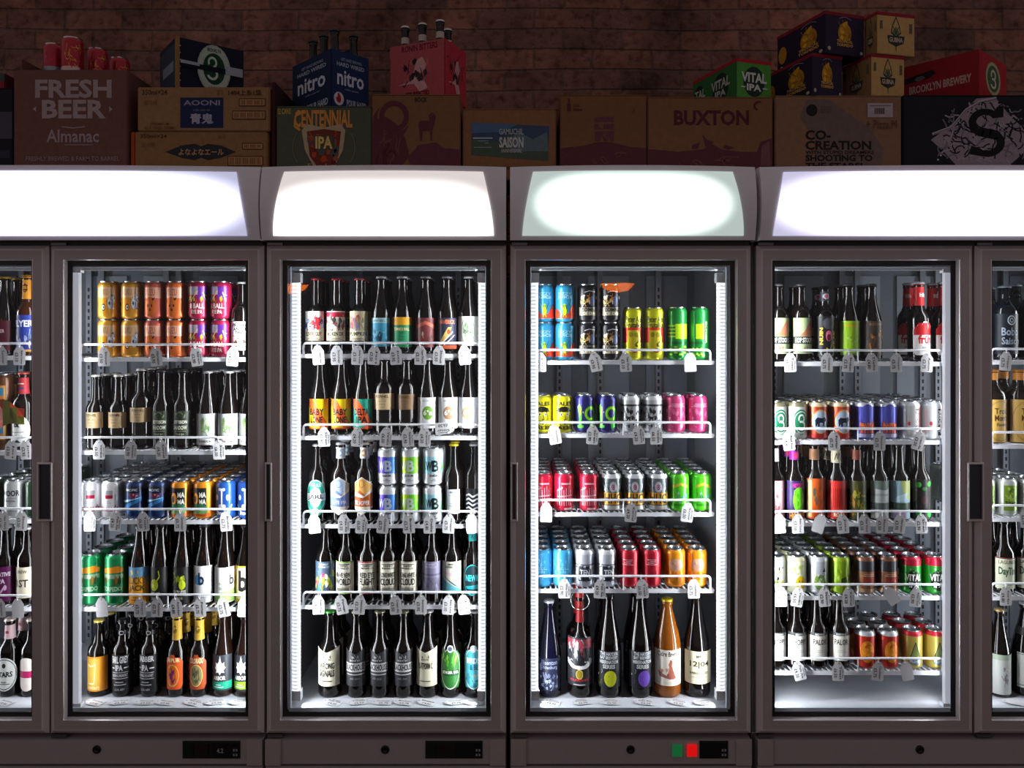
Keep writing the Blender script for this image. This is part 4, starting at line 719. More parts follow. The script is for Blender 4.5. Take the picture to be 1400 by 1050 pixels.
for o in list(bpy.data.objects):      # swing-top closures on the two swing bottles
    if o.get('label', '').startswith('swing-top'):
        s = B(); s.lathe([(.0128, .304), (.0142, .3185), (.0142, .328), (.011, .334), (0, .334)], M('8c1618', 'plastic'), 20); s.obj('stopper', o)
        s = B()
        for q in (-1, 1): s.tube([(q * .0165, 0, .322), (q * .026, -.004, .31), (q * .030, -.004, .295), (q * .024, -.006, .278), (q * .010, -.017, .272)], .0013, M('c8ccd0', 'lid'))
        s.tube([(-.010, -.017, .272), (.010, -.017, .272)], .0013, M('c8ccd0', 'lid')); s.obj('wire_bail', o)
# --- fifth door (E)
hop = (.10, .56, '94a878', 'r', [R_(-1.04, .50, 1.04, .96, '9cac80'), P_([(-.5, .50), (-.1, .62), (.2, .8), (.6, .96), (.8, .9), (.6, .5)], 'b46c50'), R_(-1.04, .28, 1.04, .48, '18201c'), T_('HOP STOOPID', -.85, .31, .85, .45, 'e8e8e0', 2), R_(-1.04, 0, 1.04, .26, 'a8b890'), T_('ALE', -.2, .05, .2, .2, 'a83c30', 2)])
b_hop = bottle('uk', .245, .0320, cap='5c5c60', lab=hop)
b_nut = bottle('uk', .238, .0320, cap='101012', lab=(.06, .60, '0e0e10', 'r', [E_(0, .82, .5, .14, '44444a'), T_('NUIN', -.75, .3, -.45, .72, 'd8b030', 2, rot=90), T_('KRAK', .4, .2, .75, .66, 'd8b030', 2, rot=90), E_(0, .52, .26, .13, 'c8607c'), E_(0, .48, .16, .08, '501828'), L_([(-.2, .22), (.1, .14), (.2, .3)], .04, 'c8a030'), O_(-.1, .1, .6, .1, .2, '8c8c90')]), neck=(.80, .93, '2c2c34', [E_(0, .5, .7, .3, 'a8a8b4'), E_(0, .5, .4, .2, 'c05060')]))
b_lime = bottle('slope', .246, .0330, cap='4c4c50', lab=(.08, .52, '84b01c', 'r', [A_(-.7, .3, .7, .6, ['a8c470', '6c9418'], 10, 3, .1), R_(-.6, .84, .6, .9, 'c49418'), R_(-1.04, 0, 1.04, .05, '5c8010')]))
b_dim = bottle('slope', .246, .0325, cap='4c4c50', lab=(.08, .52, '3c342c', 'r', [T_('BOTANY', -.6, .86, .6, .94, '8c6c50', 1), A_(-.8, .1, .8, .8, ['6c5440', '8c4c2c', 'a8702c', '2c2820'], 20, 3, .12)]))
fru = (.08, .50, 'e0dcd8', 'arch', [P_([(-.9, .6), (.9, .6), (.88, .78), (.5, .96), (-.5, .96), (-.88, .78)], 'b81820'), T_('früh', -.55, .34, .6, .60, 'c01820', 2), T_('kölsch', -.25, .2, .3, .27, '8c8c8c', 1)])
b_fru = bottle('long', .252, .0330, cap='c8c8c8', lab=fru, neck=(.70, .97, 'b81c20', [T_('früh', -.5, .4, .5, .6, 'f0e0d8', 2)]))
row('E', 'top shelf', LIPS['E'][0], [
 (1064, b_hop, 'bottle with green-peach label, black band', 2), (1095, b_hop, 'bottle with green-peach label, black band', 2), (1127, b_nut, 'black bottle with yellow scrawled lettering', 2), (1160, b_lime, 'bottle with lime green label', 2), (1191, b_dim, 'dim bottle with brown speckled label', 2), (1256, b_fru, 'red-necked bottle with white red label', 2), (1290, b_fru, 'red-necked bottle with white red label', 2)])
c_bk = can('c0c4c0', [E_(0, .48, .72, .44, '1c7850'), O_(0, .48, .62, .38, .08, 'd8e4dc'), O_(0, .60, .28, .16, .4, 'e0ece4', a0=-1.5, a1=3.6), O_(0, .36, .34, .18, .4, 'e0ece4', a0=-2.8, a1=2.2), T_('BREW', -.35, .06, .35, .14, 'd8e4dc', 1)], neck='706c50')
c_bear = can('a03c18', [E_(0, .50, .74, .42, 'c89860'), E_(0, .50, .66, .37, 'a8b8cc'), E_(0, .26, .5, .14, '8c9cb0'), P_([(-.45, .34), (-.48, .55), (-.3, .64), (.1, .62), (.35, .66), (.5, .56), (.42, .50), (.34, .50), (.30, .34), (.18, .34), (.16, .46), (-.1, .46), (-.14, .32), (-.26, .32), (-.28, .42), (-.36, .34)], '141c30'), R_(-1.2, -.06, 1.2, .06, 'a01820')], neck='c8b490')
c_vio = can('3c3c98', [E_(0, .75, .6, .35, '4c50b0'), *[P_([(-.6 + .24 * i, .1), (-.5 + .24 * i, .56 - .08 * (i % 2)), (-.4 + .24 * i, .1)], 'c8502c') for i in range(5)], T_('FANTOM', -.65, .28, .65, .46, 'd86c38', 2), R_(-.9, -.05, .9, .08, 'a8a8c4')], neck='b8bcc4')
c_red2 = can('bcbec0', [R_(.1, .02, .42, .92, '1c1c20'), T_('REDETT', .14, .1, .38, .86, 'e0e0e0', 2, rot=-90), R_(.5, .0, .85, .95, 'b02030'), E_(-.45, .42, .11, .07, 'c03840'), R_(-.9, .1, -.7, .9, 'd0d2d4')], H=.121, neck='c8ccd0')
row('E', 'second shelf', LIPS['E'][1], [
 (1062, c_bk, 'silver can with green curl emblem', 5), (1089, c_bk, 'silver can with green curl emblem', 5), (1117, c_bear, 'brown can with black bear', 5), (1148, c_bear, 'brown can with black bear', 5), (1180.7, c_vio, 'violet can with orange flames', 5), (1211, c_vio, 'violet can with orange flames', 5), (1242.6, c_red2, 'silver can with black red stripes', 5), (1274, c_red2, 'silver can with black red stripes', 5)])
lw = lambda c, cols, sd: (.03, .52, c, 'r', [A_(-1, .05, 1, .9, cols, 24, sd, .18)])
b_e1 = bottle('long', .244, .0300, cap='c8c8c8', lab=lw('d8a0a4', ['b84c5c', 'e0c0c0', '8c4c50'], 3), neck=(.76, .93, 'd0ccc4', []))
b_e2 = bottle('long', .244, .0310, cap='8c2c8c', lab=(.03, .52, '2c1c4c', 'r', [E_(0, .5, .5, .34, '60c020'), A_(-.4, .2, .4, .8, ['3c9c18', '8cd838'], 14, 4, .14), T_('HOPDEV', -.8, .0, .8, .16, 'e08c18', 2), T_('HOODOO', -.5, .82, .5, .94, 'c02c7c', 1)]), neck=(.78, .90, '7c208c', [E_(0, .5, .6, .35, 'c83060')]))
b_e3 = bottle('long', .244, .0325, cap='a89070', lab=(.03, .55, 'b84c14', 'r', [R_(-1.04, .04, -.55, .96, 'a89460'), A_(-.5, .15, .9, .8, ['c85c18', 'a03c10', '4c4440', '8c5c28'], 16, 5, .2)]), neck=(.78, .92, '8c6448', []))
b_e4 = bottle('long', .244, .0320, cap='c8bca0', lab=(.03, .52, 'b82820', 'r', [('g', [L_([(-.5 + .16 * i, .3), (-.45 + .16 * i, .55), (-.5 + .16 * i, .8)], .04, '701010') for i in range(7)]), T_('ROOT', -.45, .06, .45, .16, 'e8d0b0', 2)]), neck=(.74, .90, 'c4bca4', [L_([(-.6, .2), (-.2, .8), (0, .3), (.3, .8), (.6, .2)], .1, '3c382c')]))
b_e5 = bottle('long', .244, .0310, cap='6c6c6c', lab=lw('3c3c18', ['6c7c20', '8c8c30', '50401c', 'a87830'], 6), neck=(.78, .91, '7c4030', []))
b_e6 = bottle('long', .244, .0320, glass='10130f', cap='6c6c6c', lab=(.03, .52, 'a8acac', 'r', [P_([(-1, 1), (1, 1), (1, .85), (.2, .75), (-1, .80)], '5c6c64'), R_(-1.04, .25, 1.04, .42, '4c5450'), R_(-1.04, .60, 1.04, .66, '8c9490')]))
b_e7 = bottle('long', .244, .0320, glass='10130f', cap='6c6c6c', lab=(.03, .52, '8cb0bc', 'r', [P_([(-.2, 1), (1, 1), (1, .45), (0, .6)], 'a8b470'), R_(-1.04, .24, 1.04, .42, '3c4c40'), R_(-.8, .0, .3, .2, 'a898b4'), P_([(-.8, .45), (.2, .45), (.4, .7), (-.4, .6)], 'b0ccd8')]))
b_e8 = bottle('long', .244, .0315, glass='160f0a', cap='6c6c6c', lab=(.03, .54, '12100e', 'r', [E_(-.5, .86, .24, .07, '2c8c2c'), E_(.45, .88, .24, .07, '2c8c2c'), E_(0, .76, .2, .05, '1c5c20'), E_(0, .48, .3, .1, '301820'), E_(-.45, .12, .24, .08, '1c9c34'), E_(.45, .12, .24, .08, '1c9c34')]))
row('E', 'third shelf', LIPS['E'][2], [
 (1060, b_e1, 'cream-necked bottle with pink label', 3), (1085, b_e2, 'purple bottle with green hop', 3), (1113, b_e3, 'brown-necked bottle with burnt orange label', 3), (1143.5, b_e4, 'cream-necked bottle with red label', 3), (1170, b_e5, 'dim bottle with olive speckled label', 3), (1200.5, b_e6, 'bottle with grey striped label', 3), (1228.5, b_e7, 'bottle with pale blue landscape label', 2), (1258, b_e8, 'bottle with painted green leaves', 2)])
c_v1 = can('d8d8d4', [A_(-.9, .1, .9, .9, ['6c9c3c', 'c83030', '2c2c2c', 'e8e4dc', 'd8c830'], 30, 3, .12)]); c_v2 = can('dcdcc0', [E_(.05, .28, .45, .24, 'd8b818'), E_(-.1, .34, .04, .03, K), E_(.2, .34, .04, .03, K), A_(-.9, .5, .9, .95, ['a8c040', 'e8e4b0', '7c9c2c'], 16, 5, .12), E_(.1, .24, .1, .04, 'a83820')], neck='d0d0a8')
c_v3 = can('a8acb4', [E_(0, .3, .5, .26, '6c8c3c'), A_(-.4, .1, .5, .6, ['8ca858', '4c6c28', 'c0c8b0'], 14, 3, .12), P_([(.2, .66), (.4, .82), (.5, .66)], '20242c')], neck='c8ccd0'); c_v4 = can('7c9c1c', [P_([(-.3, .2), (.7, .4), (.7, .62), (-.3, .42)], '2c3c10'), A_(-.9, .1, .9, .9, ['94b430', '64841c', 'a8c050'], 14, 4, .16)], neck='8ca828')
c_v5 = can('7c5440', [R_(-1.2, .66, 1.2, 1.02, '34343a'), R_(-.75, .12, .75, .66, '8c5c40'), R_(-.5, .22, .7, .48, '8c3428'), label_lines(-.6, .50, .6, .62, 2, 'c09c80'), R_(-1.2, -.06, 1.2, .08, 'a08468')])
vit = [R_(-1.2, .86, 1.2, 1.06, 'c0203c'), E_(0, .36, .62, .36, '1c2420'), T_('VITAL', -.72, .34, .72, .58, 'e8e8e0', 2), T_('IPA', -.4, .12, .4, .30, 'e8e8e0', 2), A_(-.5, .62, .5, .82, ['8cd870', '2c8c28'], 6, 3, .08)]
c_vit = can('2c9434', vit, neck='c0203c')
row('E', 'fourth shelf', LIPS['E'][3], [
 (1060, c_v1, 'white can with leaf and berry picture', 5), (1088, c_v2, 'cream can with yellow character', 5), (1118, c_v3, 'silver can with green hop picture', 5), (1147.6, c_v4, 'olive green can with dark stripe', 5), (1181.5, c_v5, 'bronze can with grey shoulder', 5), (1212, c_v5, 'bronze can with grey shoulder', 5), (1244, c_vit, 'green can with red shoulder', 5), (1275.5, c_vit, 'green can with red shoulder', 5)])
pal = lambda c, t: (.12, .52, c, 'r', [R_(-1.04, .88, 1.04, 1, '2c2c2c'), T_('BREWING', -.4, .90, .4, .97, 'c8c8c8', 1), T_(t, -.55, .56, .6, .76, '38382c', 1), label_lines(-.5, .3, .5, .42, 2, 'b8b8b0')])
b_p1 = bottle('long', .222, .0320, cap='8c8c90', lab=pal('e4e4e2', 'HOPPY')); b_p2 = bottle('long', .222, .0320, cap='8c8c90', lab=pal('d8d6cc', 'PALOR'))
c_f1 = can('a82818', [E_(0, .48, .58, .38, 'd88420'), A_(-.45, .2, .45, .8, ['8c2410', 'b84818', 'e8a030'], 10, 3, .14), A_(-1, .02, 1, .25, ['8c1c2c', 'c83c30'], 10, 4, .1)], neck='c0c4c8')
c_f2 = can('b8a44c', [P_([(-.4, .3), (0, .8), (.4, .3), (0, .16)], '7c8c4c'), L_([(-.4, .3), (0, .8), (.4, .3), (0, .16), (-.4, .3)], .05, '20242c'), E_(0, .14, .5, .12, '5c7c8c'), T_('PILSNER', -.45, .1, .45, .2, 'c8d0d0', 2)], neck='c02434')
row('E', 'low fifth shelf', LIPS['E'][4], [
 (1060, b_p1, 'slim bottle with plain white label', 3), (1088, b_p1, 'slim bottle with plain white label', 3), (1116, b_p2, 'slim bottle with ivory label', 3), (1146.5, b_p2, 'slim bottle with ivory label', 3), (1182, c_f1, 'red can with orange oval', 3), (1213, c_f1, 'red can with orange oval', 3), (1246, c_f2, 'mustard can with red shoulder', 3), (1277, c_f2, 'mustard can with red shoulder', 3)])
# --- far left door (A)
b_a1 = bottle('slope', .250, .0325, cap='c8a020', lab=(.06, .44, '501828', 'r', [T_('PORTER', -.5, .6, .5, .72, 'c8b0b4', 1), label_lines(-.4, .2, .4, .4, 2, 'a8707c')])); b_a2 = bottle('long', .256, .0330, glass='3a1a08', cap='c8841c', lab=(.05, .50, '28388c', 'r', [T_('FLYER', -.8, .68, .8, .86, 'e0e4f0', 2), A_(-.8, .05, .8, .6, ['8c98c8', '50607c', 'c8c0a0', '1c2858'], 22, 4, .16), R_(-1.04, .0, 1.04, .06, 'c89850')]), neck=(.70, .97, 'c8841c', [R_(-.5, .4, .5, .45, '4c2c10'), R_(-.5, .6, .5, .65, '4c2c10'), O_(0, .5, .4, .2, .2, '4c2c10')]))
row('A', 'top shelf', LIPS['A'][0], [(-22, b_a1, 'dark red-label bottle', 2), (7, b_a1, 'dark red-label bottle', 2), (38, b_a2, 'orange-necked bottle with blue label', 2)])
c_a = can('5c3820', [R_(-.8, .25, .8, .8, 'c89440'), R_(-.65, .32, .65, .72, '3c88b0'), P_([(-.65, .32), (.65, .32), (.65, .45), (-.65, .5)], 'c87c3c')]); b_a3 = bottle('uk', .245, .0340, glass='140d0a', cap='c05040', lab=(.05, .46, 'dcdedc', 'o', [T_('&', -.3, .6, .2, .84, '1c2430', 2), R_(-.5, .44, .5, .46, '6c7478'), T_('saison', -.4, .28, .4, .36, '5c6468', 1), P_([(-.3, .12), (0, .22), (.3, .12)], '2c3c48')]), neck=(.72, .93, 'b83840', [R_(-.6, .3, .6, .4, '384880'), R_(-.6, .6, .6, .66, 'e8d8c8')]))
row('A', 'second shelf', LIPS['A'][1], [(-20, c_a, 'brown can with blue picture', 3, 2), (4, c_a, 'brown can with blue picture', 3, 2), (27, b_a3, 'red-necked bottle with white oval label', 2)])
c_moor = can('b0b4b4', [T_('MOOR', -.7, .64, .7, .84, '1c1c1c', 2), R_(-.5, .56, .5, .57, '5c5c5c'), T_('REVIVAL', -.4, .44, .4, .50, '5c5c5c', 1), label_lines(-.5, .1, .5, .34, 3, '8c9090')]); c_dg = can('24402c', [])
row('A', 'third shelf', LIPS['A'][2], [(-9, c_dg, 'dark green can, partly cut off', 5), (21, c_moor, 'silver can with black capitals', 5), (50, c_dg, 'dark green can beside the door post', 5)])
b_rel = bottle('long', .245, .0330, cap='c8c8c8', lab=(.05, .50, '5c1850', 'r', [T_('RELATIVE', -.7, .72, .7, .84, 'e0d0dc', 2), T_('IPA', -.3, .52, .3, .66, 'e0d0dc', 2), L_([(-.3, .1), (.3, .45)], .08, 'c8a8c0'), E_(.3, .4, .12, .08, 'c8a8c0')])); b_crm = bottle('uk', .242, .0320, cap='c8c8c8', lab=(.1, .50, 'd0c8b0', 'r', [T_('BREW', -.4, .8, .4, .9, '3c3428', 1), T_('1ST', -.5, .35, .5, .6, '3c3428', 1)]))
row('A', 'fourth shelf', LIPS['A'][3], [(8, b_rel, 'bottle with purple label', 3), (38, b_crm, 'bottle with cream label', 3)])
b_af = bottle('uk', .240, .0345, cap='d8c8c0', lab=(.08, .52, 'd8dcd8', 'o', [O_(0, .5, .86, .46, .05, '2c2c2c'), T_('STARS', -.6, .42, .6, .58, '1c1c1c', 2), label_lines(-.4, .2, .4, .32, 2, '5c5c5c'), E_(0, .76, .14, .07, '2c2c2c')]), neck=(.74, .92, 'd0b0b4', [R_(-.3, .4, .3, .6, 'a84050')])); b_af2 = bottle('uk', .240, .0330, cap='d8c8c0', lab=(.08, .52, 'e0d8d0', 'o', [R_(-.8, .4, .8, .6, 'b02860')]))
row('A', 'floor', 0, [(14, b_af, 'bottle with oval black-lettered label', 3), (44, b_af2, 'bottle with oval pink-striped label', 3)], floor=True, Y0=.118)
# --- far right door (F)
b_f1 = bottle('squat', .235, .0400, glass='0a1016', cap='8c98a0', lab=(.08, .62, '121a22', 'r', [O_(.0, .84, .26, .12, .25, 'a8b4bc'), O_(.0, .84, .12, .06, .4, 'a8b4bc'), T_('Bobo', -.6, .46, .5, .66, '8c98a8', 1), T_('Saison', -.6, .24, .6, .42, '8c98a8', 1)]))
b_f2 = bottle('squat', .245, .0430, glass='101c1c', cap='a8b4b4', lab=(.15, .6, '1c2c2c', 'o', [O_(0, .5, .8, .4, .08, '5c7470')]))
row('F', 'top shelf', LIPS['F'][0], [(1373, b_f1, 'squat dark bottle with swirl lettering', 2), (1411, b_f2, 'broad green-black bottle with oval line', 2)])
b_f3 = bottle('squat', .232, .0420, glass='18120e', cap='c07c30', lab=(.02, .60, 'b8954c', 'r', [T_('Trois', -.4, .66, .5, .8, '4c3418', 1), T_('Monts', -.4, .50, .5, .64, '4c3418', 1), T_('flandre', -.3, .38, .4, .46, '6c5028', 1), O_(0, .5, .92, .47, .03, '8c6c30')]), neck=(.86, .96, 'b87830', []))
row('F', 'second shelf', LIPS['F'][1], [(1356, b_f3, 'squat bottle with gold-tan label', 2), (1393, b_f3, 'squat bottle with gold-tan label', 2)])
c_fg = can('b0b8b0', [R_(-.6, .08, .6, .95, '6c8c28'), A_(-.5, .3, .5, .9, ['8cb030', '4c6c18', 'a8c04c'], 12, 3, .14), T_('TOAST', -.5, .22, .5, .40, '1c2c14', 2)])
row('F', 'third shelf', LIPS['F'][2], [(1345, c_fg, 'silver can with leafy green panel', 5), (1375, c_fg, 'silver can with leafy green panel', 5), (1405, c_fg, 'silver can with leafy green panel', 5)])
b_day = bottle('long', .232, .0340, cap='c8c8c8', lab=(.08, .50, 'b8bca4', 'r', [R_(-1.04, .96, 1.04, 1, '6c2c2c'), T_('LAGUNITAS', -.8, .80, .8, .92, '4c4c3c', 1), T_('DayTime', -.8, .38, .8, .70, '2c4c34', 2), label_lines(-.6, .12, .6, .26, 2, '8c9078')]))
row('F', 'fourth shelf', LIPS['F'][3], [(1371, b_day, 'bottle with sage label, green lettering', 3), (1403, b_day, 'bottle with sage label, green lettering', 3)])
b_ff = bottle('champ', .272, .0330, cap='a88c60', lab=(.04, .50, 'a8aca8', 'r', [R_(-1.04, .86, 1.04, 1, '8c9c88'), A_(-.4, .2, .4, .7, ['8c9090', 'b8bcb8', '7c7078'], 12, 3, .14)])); b_mag = bottle('champ', .288, .0460, cap='a8a8a8', lab=(.10, .48, 'c0c4bc', 'r', [R_(-1.04, .95, 1.04, .97, '3c3c3c'), T_('A', -.4, .25, .1, .8, '141414', 0), L_([(-.2, .2), (.2, .5), (.5, .3), (.7, .6)], .03, '141414'), R_(-1.04, .06, 1.04, .08, '3c3c3c')]), neck=(.66, .74, '202020', [T_('AAA', -.6, .3, .6, .8, 'b0b0b0', 1)]))
row('F', 'floor', 0, [(1366, b_ff, 'tall bottle with grey-green label', 2), (1403, b_mag, 'magnum bottle with large white label', 1)], floor=True, Y0=.112)

# ---------------------------------------------------------------- handwritten tags
SCR = ['Siren', 'Cream Ale', 'Cloudwater', 'Export', 'Summer', 'Broken', 'Verdict', 'Baby Lone', 'Delta', 'Saison', 'Jarl', 'Hopper', 'Kernel', 'Jute', 'Axiom', 'Sour', 'New World', 'Red Eye', 'White Cloud', 'Stout', 'Porter', 'Pale Ale', 'Hibernation', 'Session', 'Toast']
PRI = ['£2.90', '£3.50', '£5.75', '£4.20', '£3.95', '£2.75', '£6.50', '£3.10', '£4.80']
STR = M('e8e8ea', 'paper'); _tag = {}
def tag_mesh(k, blank=False):
    key = -1 if blank else k % 25
    if key not in _tag:
        w, h = .0185, .056; cut = .010
        out = [(-1, -1.0), (-.86, -1.06), (.86, -1.06), (1, -1.0), (1, -.30), (.42, 0), (-.42, 0), (-1, -.30)]
        ink = '33302e'
        lay = [] if blank else [T_(PRI[key % 9], -.72, -.88, -.18, -.36, ink, 1, rot=-90), T_(SCR[key], .18, -.98, .56, -.24, ink, 1, rot=-90)]
        if not blank and key % 3 == 0: lay.append(T_(SCR[(key * 7) % 25], .64, -.9, .88, -.4, ink, 1, rot=-90))
        lay.append(E_(0, -.10, .10, .035, '4c4c50', 10))
        me = print_mesh('price_tag', lay, w, h, base=('p', out, 'cccccf'), frame=((0, 0, 0), (1, 0, 0), (0, 0, 1), (0, -1, 0)))
        b = B(); b.bm.from_mesh(me); b.mats = list(me.materials)
        pts = [(u * w, .0004, v * h) for u, v in out]; b.bm.faces.new([b.bm.verts.new(p) for p in reversed(pts)]).material_index = 0
        _tag[key] = b.mesh('price_tag', fix=False)
    return _tag[key]
def loop_mesh():
    b = B(); b.tube([(0, -.0006, -.006), (-.0022, -.0008, .004), (-.001, .0, .010), (.0012, .0034, .0105), (.0022, .0, .004), (0, -.0006, -.006)], .0006, STR, 5); return b.mesh('string')
LOOP = loop_mesh(); tcount = [0]
def tags(dr, shelf, rail, pxs, dy=0, blanks=(), rots={}):
    info = ROWS[(dr, shelf)]; n = len(pxs); zr = Z(rail, .095)
    for i, px in enumerate(pxs):
        tcount[0] += 1; y = .0895 - (.0012 if i % 2 else 0); x = X(px, y)
        near = min(info, key=lambda q: abs(q[0] - x))[1]
        short = near.split(' with ')[0].split(',')[0].split(' reading ')[0].split()[:5]
        if shelf.startswith('low'): short = short[:4]
        w = 'price tag under'.split() + short
        sh = shelf.replace(' shelf', ' rail')
        lb = ('blank white ' if i in blanks else 'white ') + ' '.join(w) + f", {NUM[i]} from left, {DOORS[dr]} {sh}"
        while len(lb.replace(',', '').split()) > 16: short.pop(); lb = ('blank white ' if i in blanks else 'white ') + 'price tag under ' + ' '.join(short) + f", {NUM[i]} from left, {DOORS[dr]} {sh}"
        o = root('price_tag', (x, y, zr - .0085), uniq(lb), 'price tag', f'handwritten price tags on {DOORS[dr]} {sh}')
        link('card', tag_mesh(tcount[0] * 3 + ord(dr), i in blanks), o); link('string', LOOP, o)
        o.rotation_euler.y = rots.get(i, ((tcount[0] * 37) % 7 - 3) * .028)
def floor_tags(dr, pxs, blanks=()):
    info = ROWS[(dr, 'floor')]
    for i, px in enumerate(pxs):
        tcount[0] += 1; y = .083; x = X(px, y); near = min(info, key=lambda q: abs(q[0] - x))[1]
        short = near.split(' with ')[0].split(',')[0].split(' reading ')[0].split()[:5]
        o = root('price_tag', (x, y, FLOORZ + .0035), uniq('white price card lying before ' + ' '.join(short) + f", {NUM[i]} from left, {DOORS[dr]} floor"), 'price tag', f'price cards lying on {DOORS[dr]} floor')
        c = link('card', tag_mesh(tcount[0] * 3, i in blanks), o); o.rotation_euler = (-pi / 2 + .05, 0, 1.25 + .2 * ((i * 3) % 4)); c.location = (0, 0, .028)
RL = RAILS
tags('B', 'top shelf', RL['B'][0], [141.7, 212, 266.6, 319], rots={1: -.1, 2: -.14, 3: .08}); tags('B', 'second shelf', RL['B'][1], [135.4, 179.6, 219.6, 299]); tags('B', 'third shelf', RL['B'][2], [123, 159, 195, 246.5, 307.5], rots={1: .1, 4: -.1})
tags('B', 'fourth shelf', RL['B'][3], [138, 191, 215, 239.7, 272.8, 302.7, 334], blanks=(0,), rots={3: -.08, 5: -.2}); floor_tags('B', [129, 161.5, 197, 225, 263, 293, 326])
tags('C', 'top shelf', RL['C'][0], [434, 460, 489, 512.5, 540.5, 574.7, 601, 634]); tags('C', 'second shelf', RL['C'][1], [442.7, 488.8, 528.8, 556.8, 580.5, 621], rots={5: 1.5})
tags('C', 'third shelf', RL['C'][2], [428.6, 469.7, 494.5, 524.7, 558, 587.3, 614.3, 644.3]); tags('C', 'fourth shelf', RL['C'][3], [435, 464, 492.5, 540, 575.5, 613.8, 633], rots={1: -.2}); floor_tags('C', [453.5, 487.5, 521.5, 550.6, 582, 620, 646])
tags('D', 'top shelf', RL['D'][0], [738, 811, 854.8, 942.8], blanks=(3,), rots={1: -.22, 2: -.05}); tags('D', 'second shelf', RL['D'][1], [755.9, 810.8, 872, 896.7], rots={0: -.18}); tags('D', 'third shelf', RL['D'][2], [747, 864, 941.4], rots={2: .12}); tags('D', 'fourth shelf', RL['D'][3], [771.7, 821, 877, 948]); floor_tags('D', [752, 793, 832.4, 879.5, 925, 960])
tags('E', 'top shelf', RL['E'][0], [1080, 1131, 1161, 1191, 1225.5, 1268]); tags('E', 'second shelf', RL['E'][1], [1077.5, 1140, 1203, 1260], rots={3: .28}); tags('E', 'third shelf', RL['E'][2], [1065, 1091, 1124, 1151, 1181.5, 1206.5, 1231, 1259], blanks=(2,), rots={2: .3})
tags('E', 'fourth shelf', RL['E'][3], [1068, 1093, 1126, 1160, 1211, 1253], blanks=(4,), rots={1: .18, 4: -.6}); tags('E', 'low fifth shelf', RL['E'][4], [1089, 1146, 1201, 1237], blanks=(3,), rots={0: -.25, 3: -.2})
tags('A', 'top shelf', RL['A'][0], [1, 27]); tags('A', 'second shelf', RL['A'][1], [16, 35]); tags('A', 'third shelf', RL['A'][2], [4, 30]); tags('A', 'fourth shelf', RL['A'][3], [-2, 24], blanks=(1,)); floor_tags('A', [5])
tags('F', 'top shelf', RL['F'][0], [1376]); tags('F', 'third shelf', RL['F'][2], [1402]); tags('F', 'fourth shelf', RL['F'][3], [1375]); floor_tags('F', [1385], blanks=(0,))
# crumpled orange foil scrap on the far-left second shelf
s = B(); rd = random.Random(5); g = [[s.bm.verts.new((X(-4 + 9.5 * i, .09), .086 + rd.uniform(-.003, .003), Z(545 + 11 * j + 5 * abs(i - 1.5) - (i - 1.5) * 4 * (1 if j else -1), .09))) for i in range(5)] for j in range(4)]
fm = [M(c, 'print') for c in ('b83c1c', '5c5c1c', 'c8542c', '8c2c14')]
for j in range(3):
    for i in range(4): s.bm.faces.new((g[j][i], g[j][i + 1], g[j + 1][i + 1], g[j + 1][i])).material_index = s.mi(fm[rd.randrange(4)])
tag(s.obj('paper_scrap'), 'crumpled orange and olive paper scrap hanging before the white oval label bottle', 'paper scrap')
# ---------------------------------------------------------------- cartons on top of the coolers
TOP = Z(231) - .010
BACKC = '7a5034'
def face_print(par, name, lay, w, h, o, ux, n, off=.0006):
    me = print_mesh(name, lay, w / 2, h, kind='board', frame=(o, ux, (0, 0, 1), n), off=off, step=.00015); return link(name, me, par)
def flatbox(px0, px1, pyt, Y0, depth, col, lay, label, cat='box', zb=None, group='cartons standing on the coolers', name='cardboard_box', flaps=True, side=None, rz=0, z1=None):
    zb = TOP if zb is None else zb
    xa, xb = X(px0, Y0), X(px1, Y0); z1 = z1 or Z(pyt, Y0); w, h = xb - xa, z1 - zb
    r = root(name, ((xa + xb) / 2, Y0, zb), label, cat, group, rz)
    b = B(); m = M(col, 'board'); ms = M(side, 'board') if side else m
    bm = b.bm; b.box(-w / 2, w / 2, 0, depth, 0, h, m)
    bmesh.ops.bevel(bm, geom=bm.edges[:], offset=.003, segments=2, affect='EDGES')
    b.obj('carton_body', r)
    if flaps:
        f = B(); f.box(-w / 2 + .002, w / 2 - .002, .001, depth / 2 - .0008, h, h + .0022, m); f.box(-w / 2 + .002, w / 2 - .002, depth / 2 + .0008, depth - .001, h, h + .0022, m); f.obj('top_flap', r)
    k = .155 * (zb == TOP)
    if lay: face_print(r, 'printed_design', lay, w, h * (1 - k), (0, 0, h * k), (1, 0, 0), (0, -1, 0))
    return r, w, h
def scallop(c, v0=0, v1=.3, pts=None): return P_([(-.99, v0), (.99, v0)] + pts, c)
# far left cut-off dark carton with things on it
flatbox(-60, 17.5, 121, .12, .3, '1c1a24', [R_(.3, .35, .98, .7, '44404c'), R_(-.9, .1, .9, .2, '302c3c')], 'dark purple carton cut off at the far left edge, beside a brown box')
flatbox(-40, 7, 92, .16, .12, '5c2028', [P_([(-.9, 0), (.95, 0), (.95, .5), (.2, .95), (-.9, .9)], '8c2434'), R_(.2, .55, .98, .98, '3c4c48')], 'small red and grey carton atop the cut-off dark carton', zb=Z(121, .12) + .004, name='small_carton', z1=Z(100, .16), flaps=False)
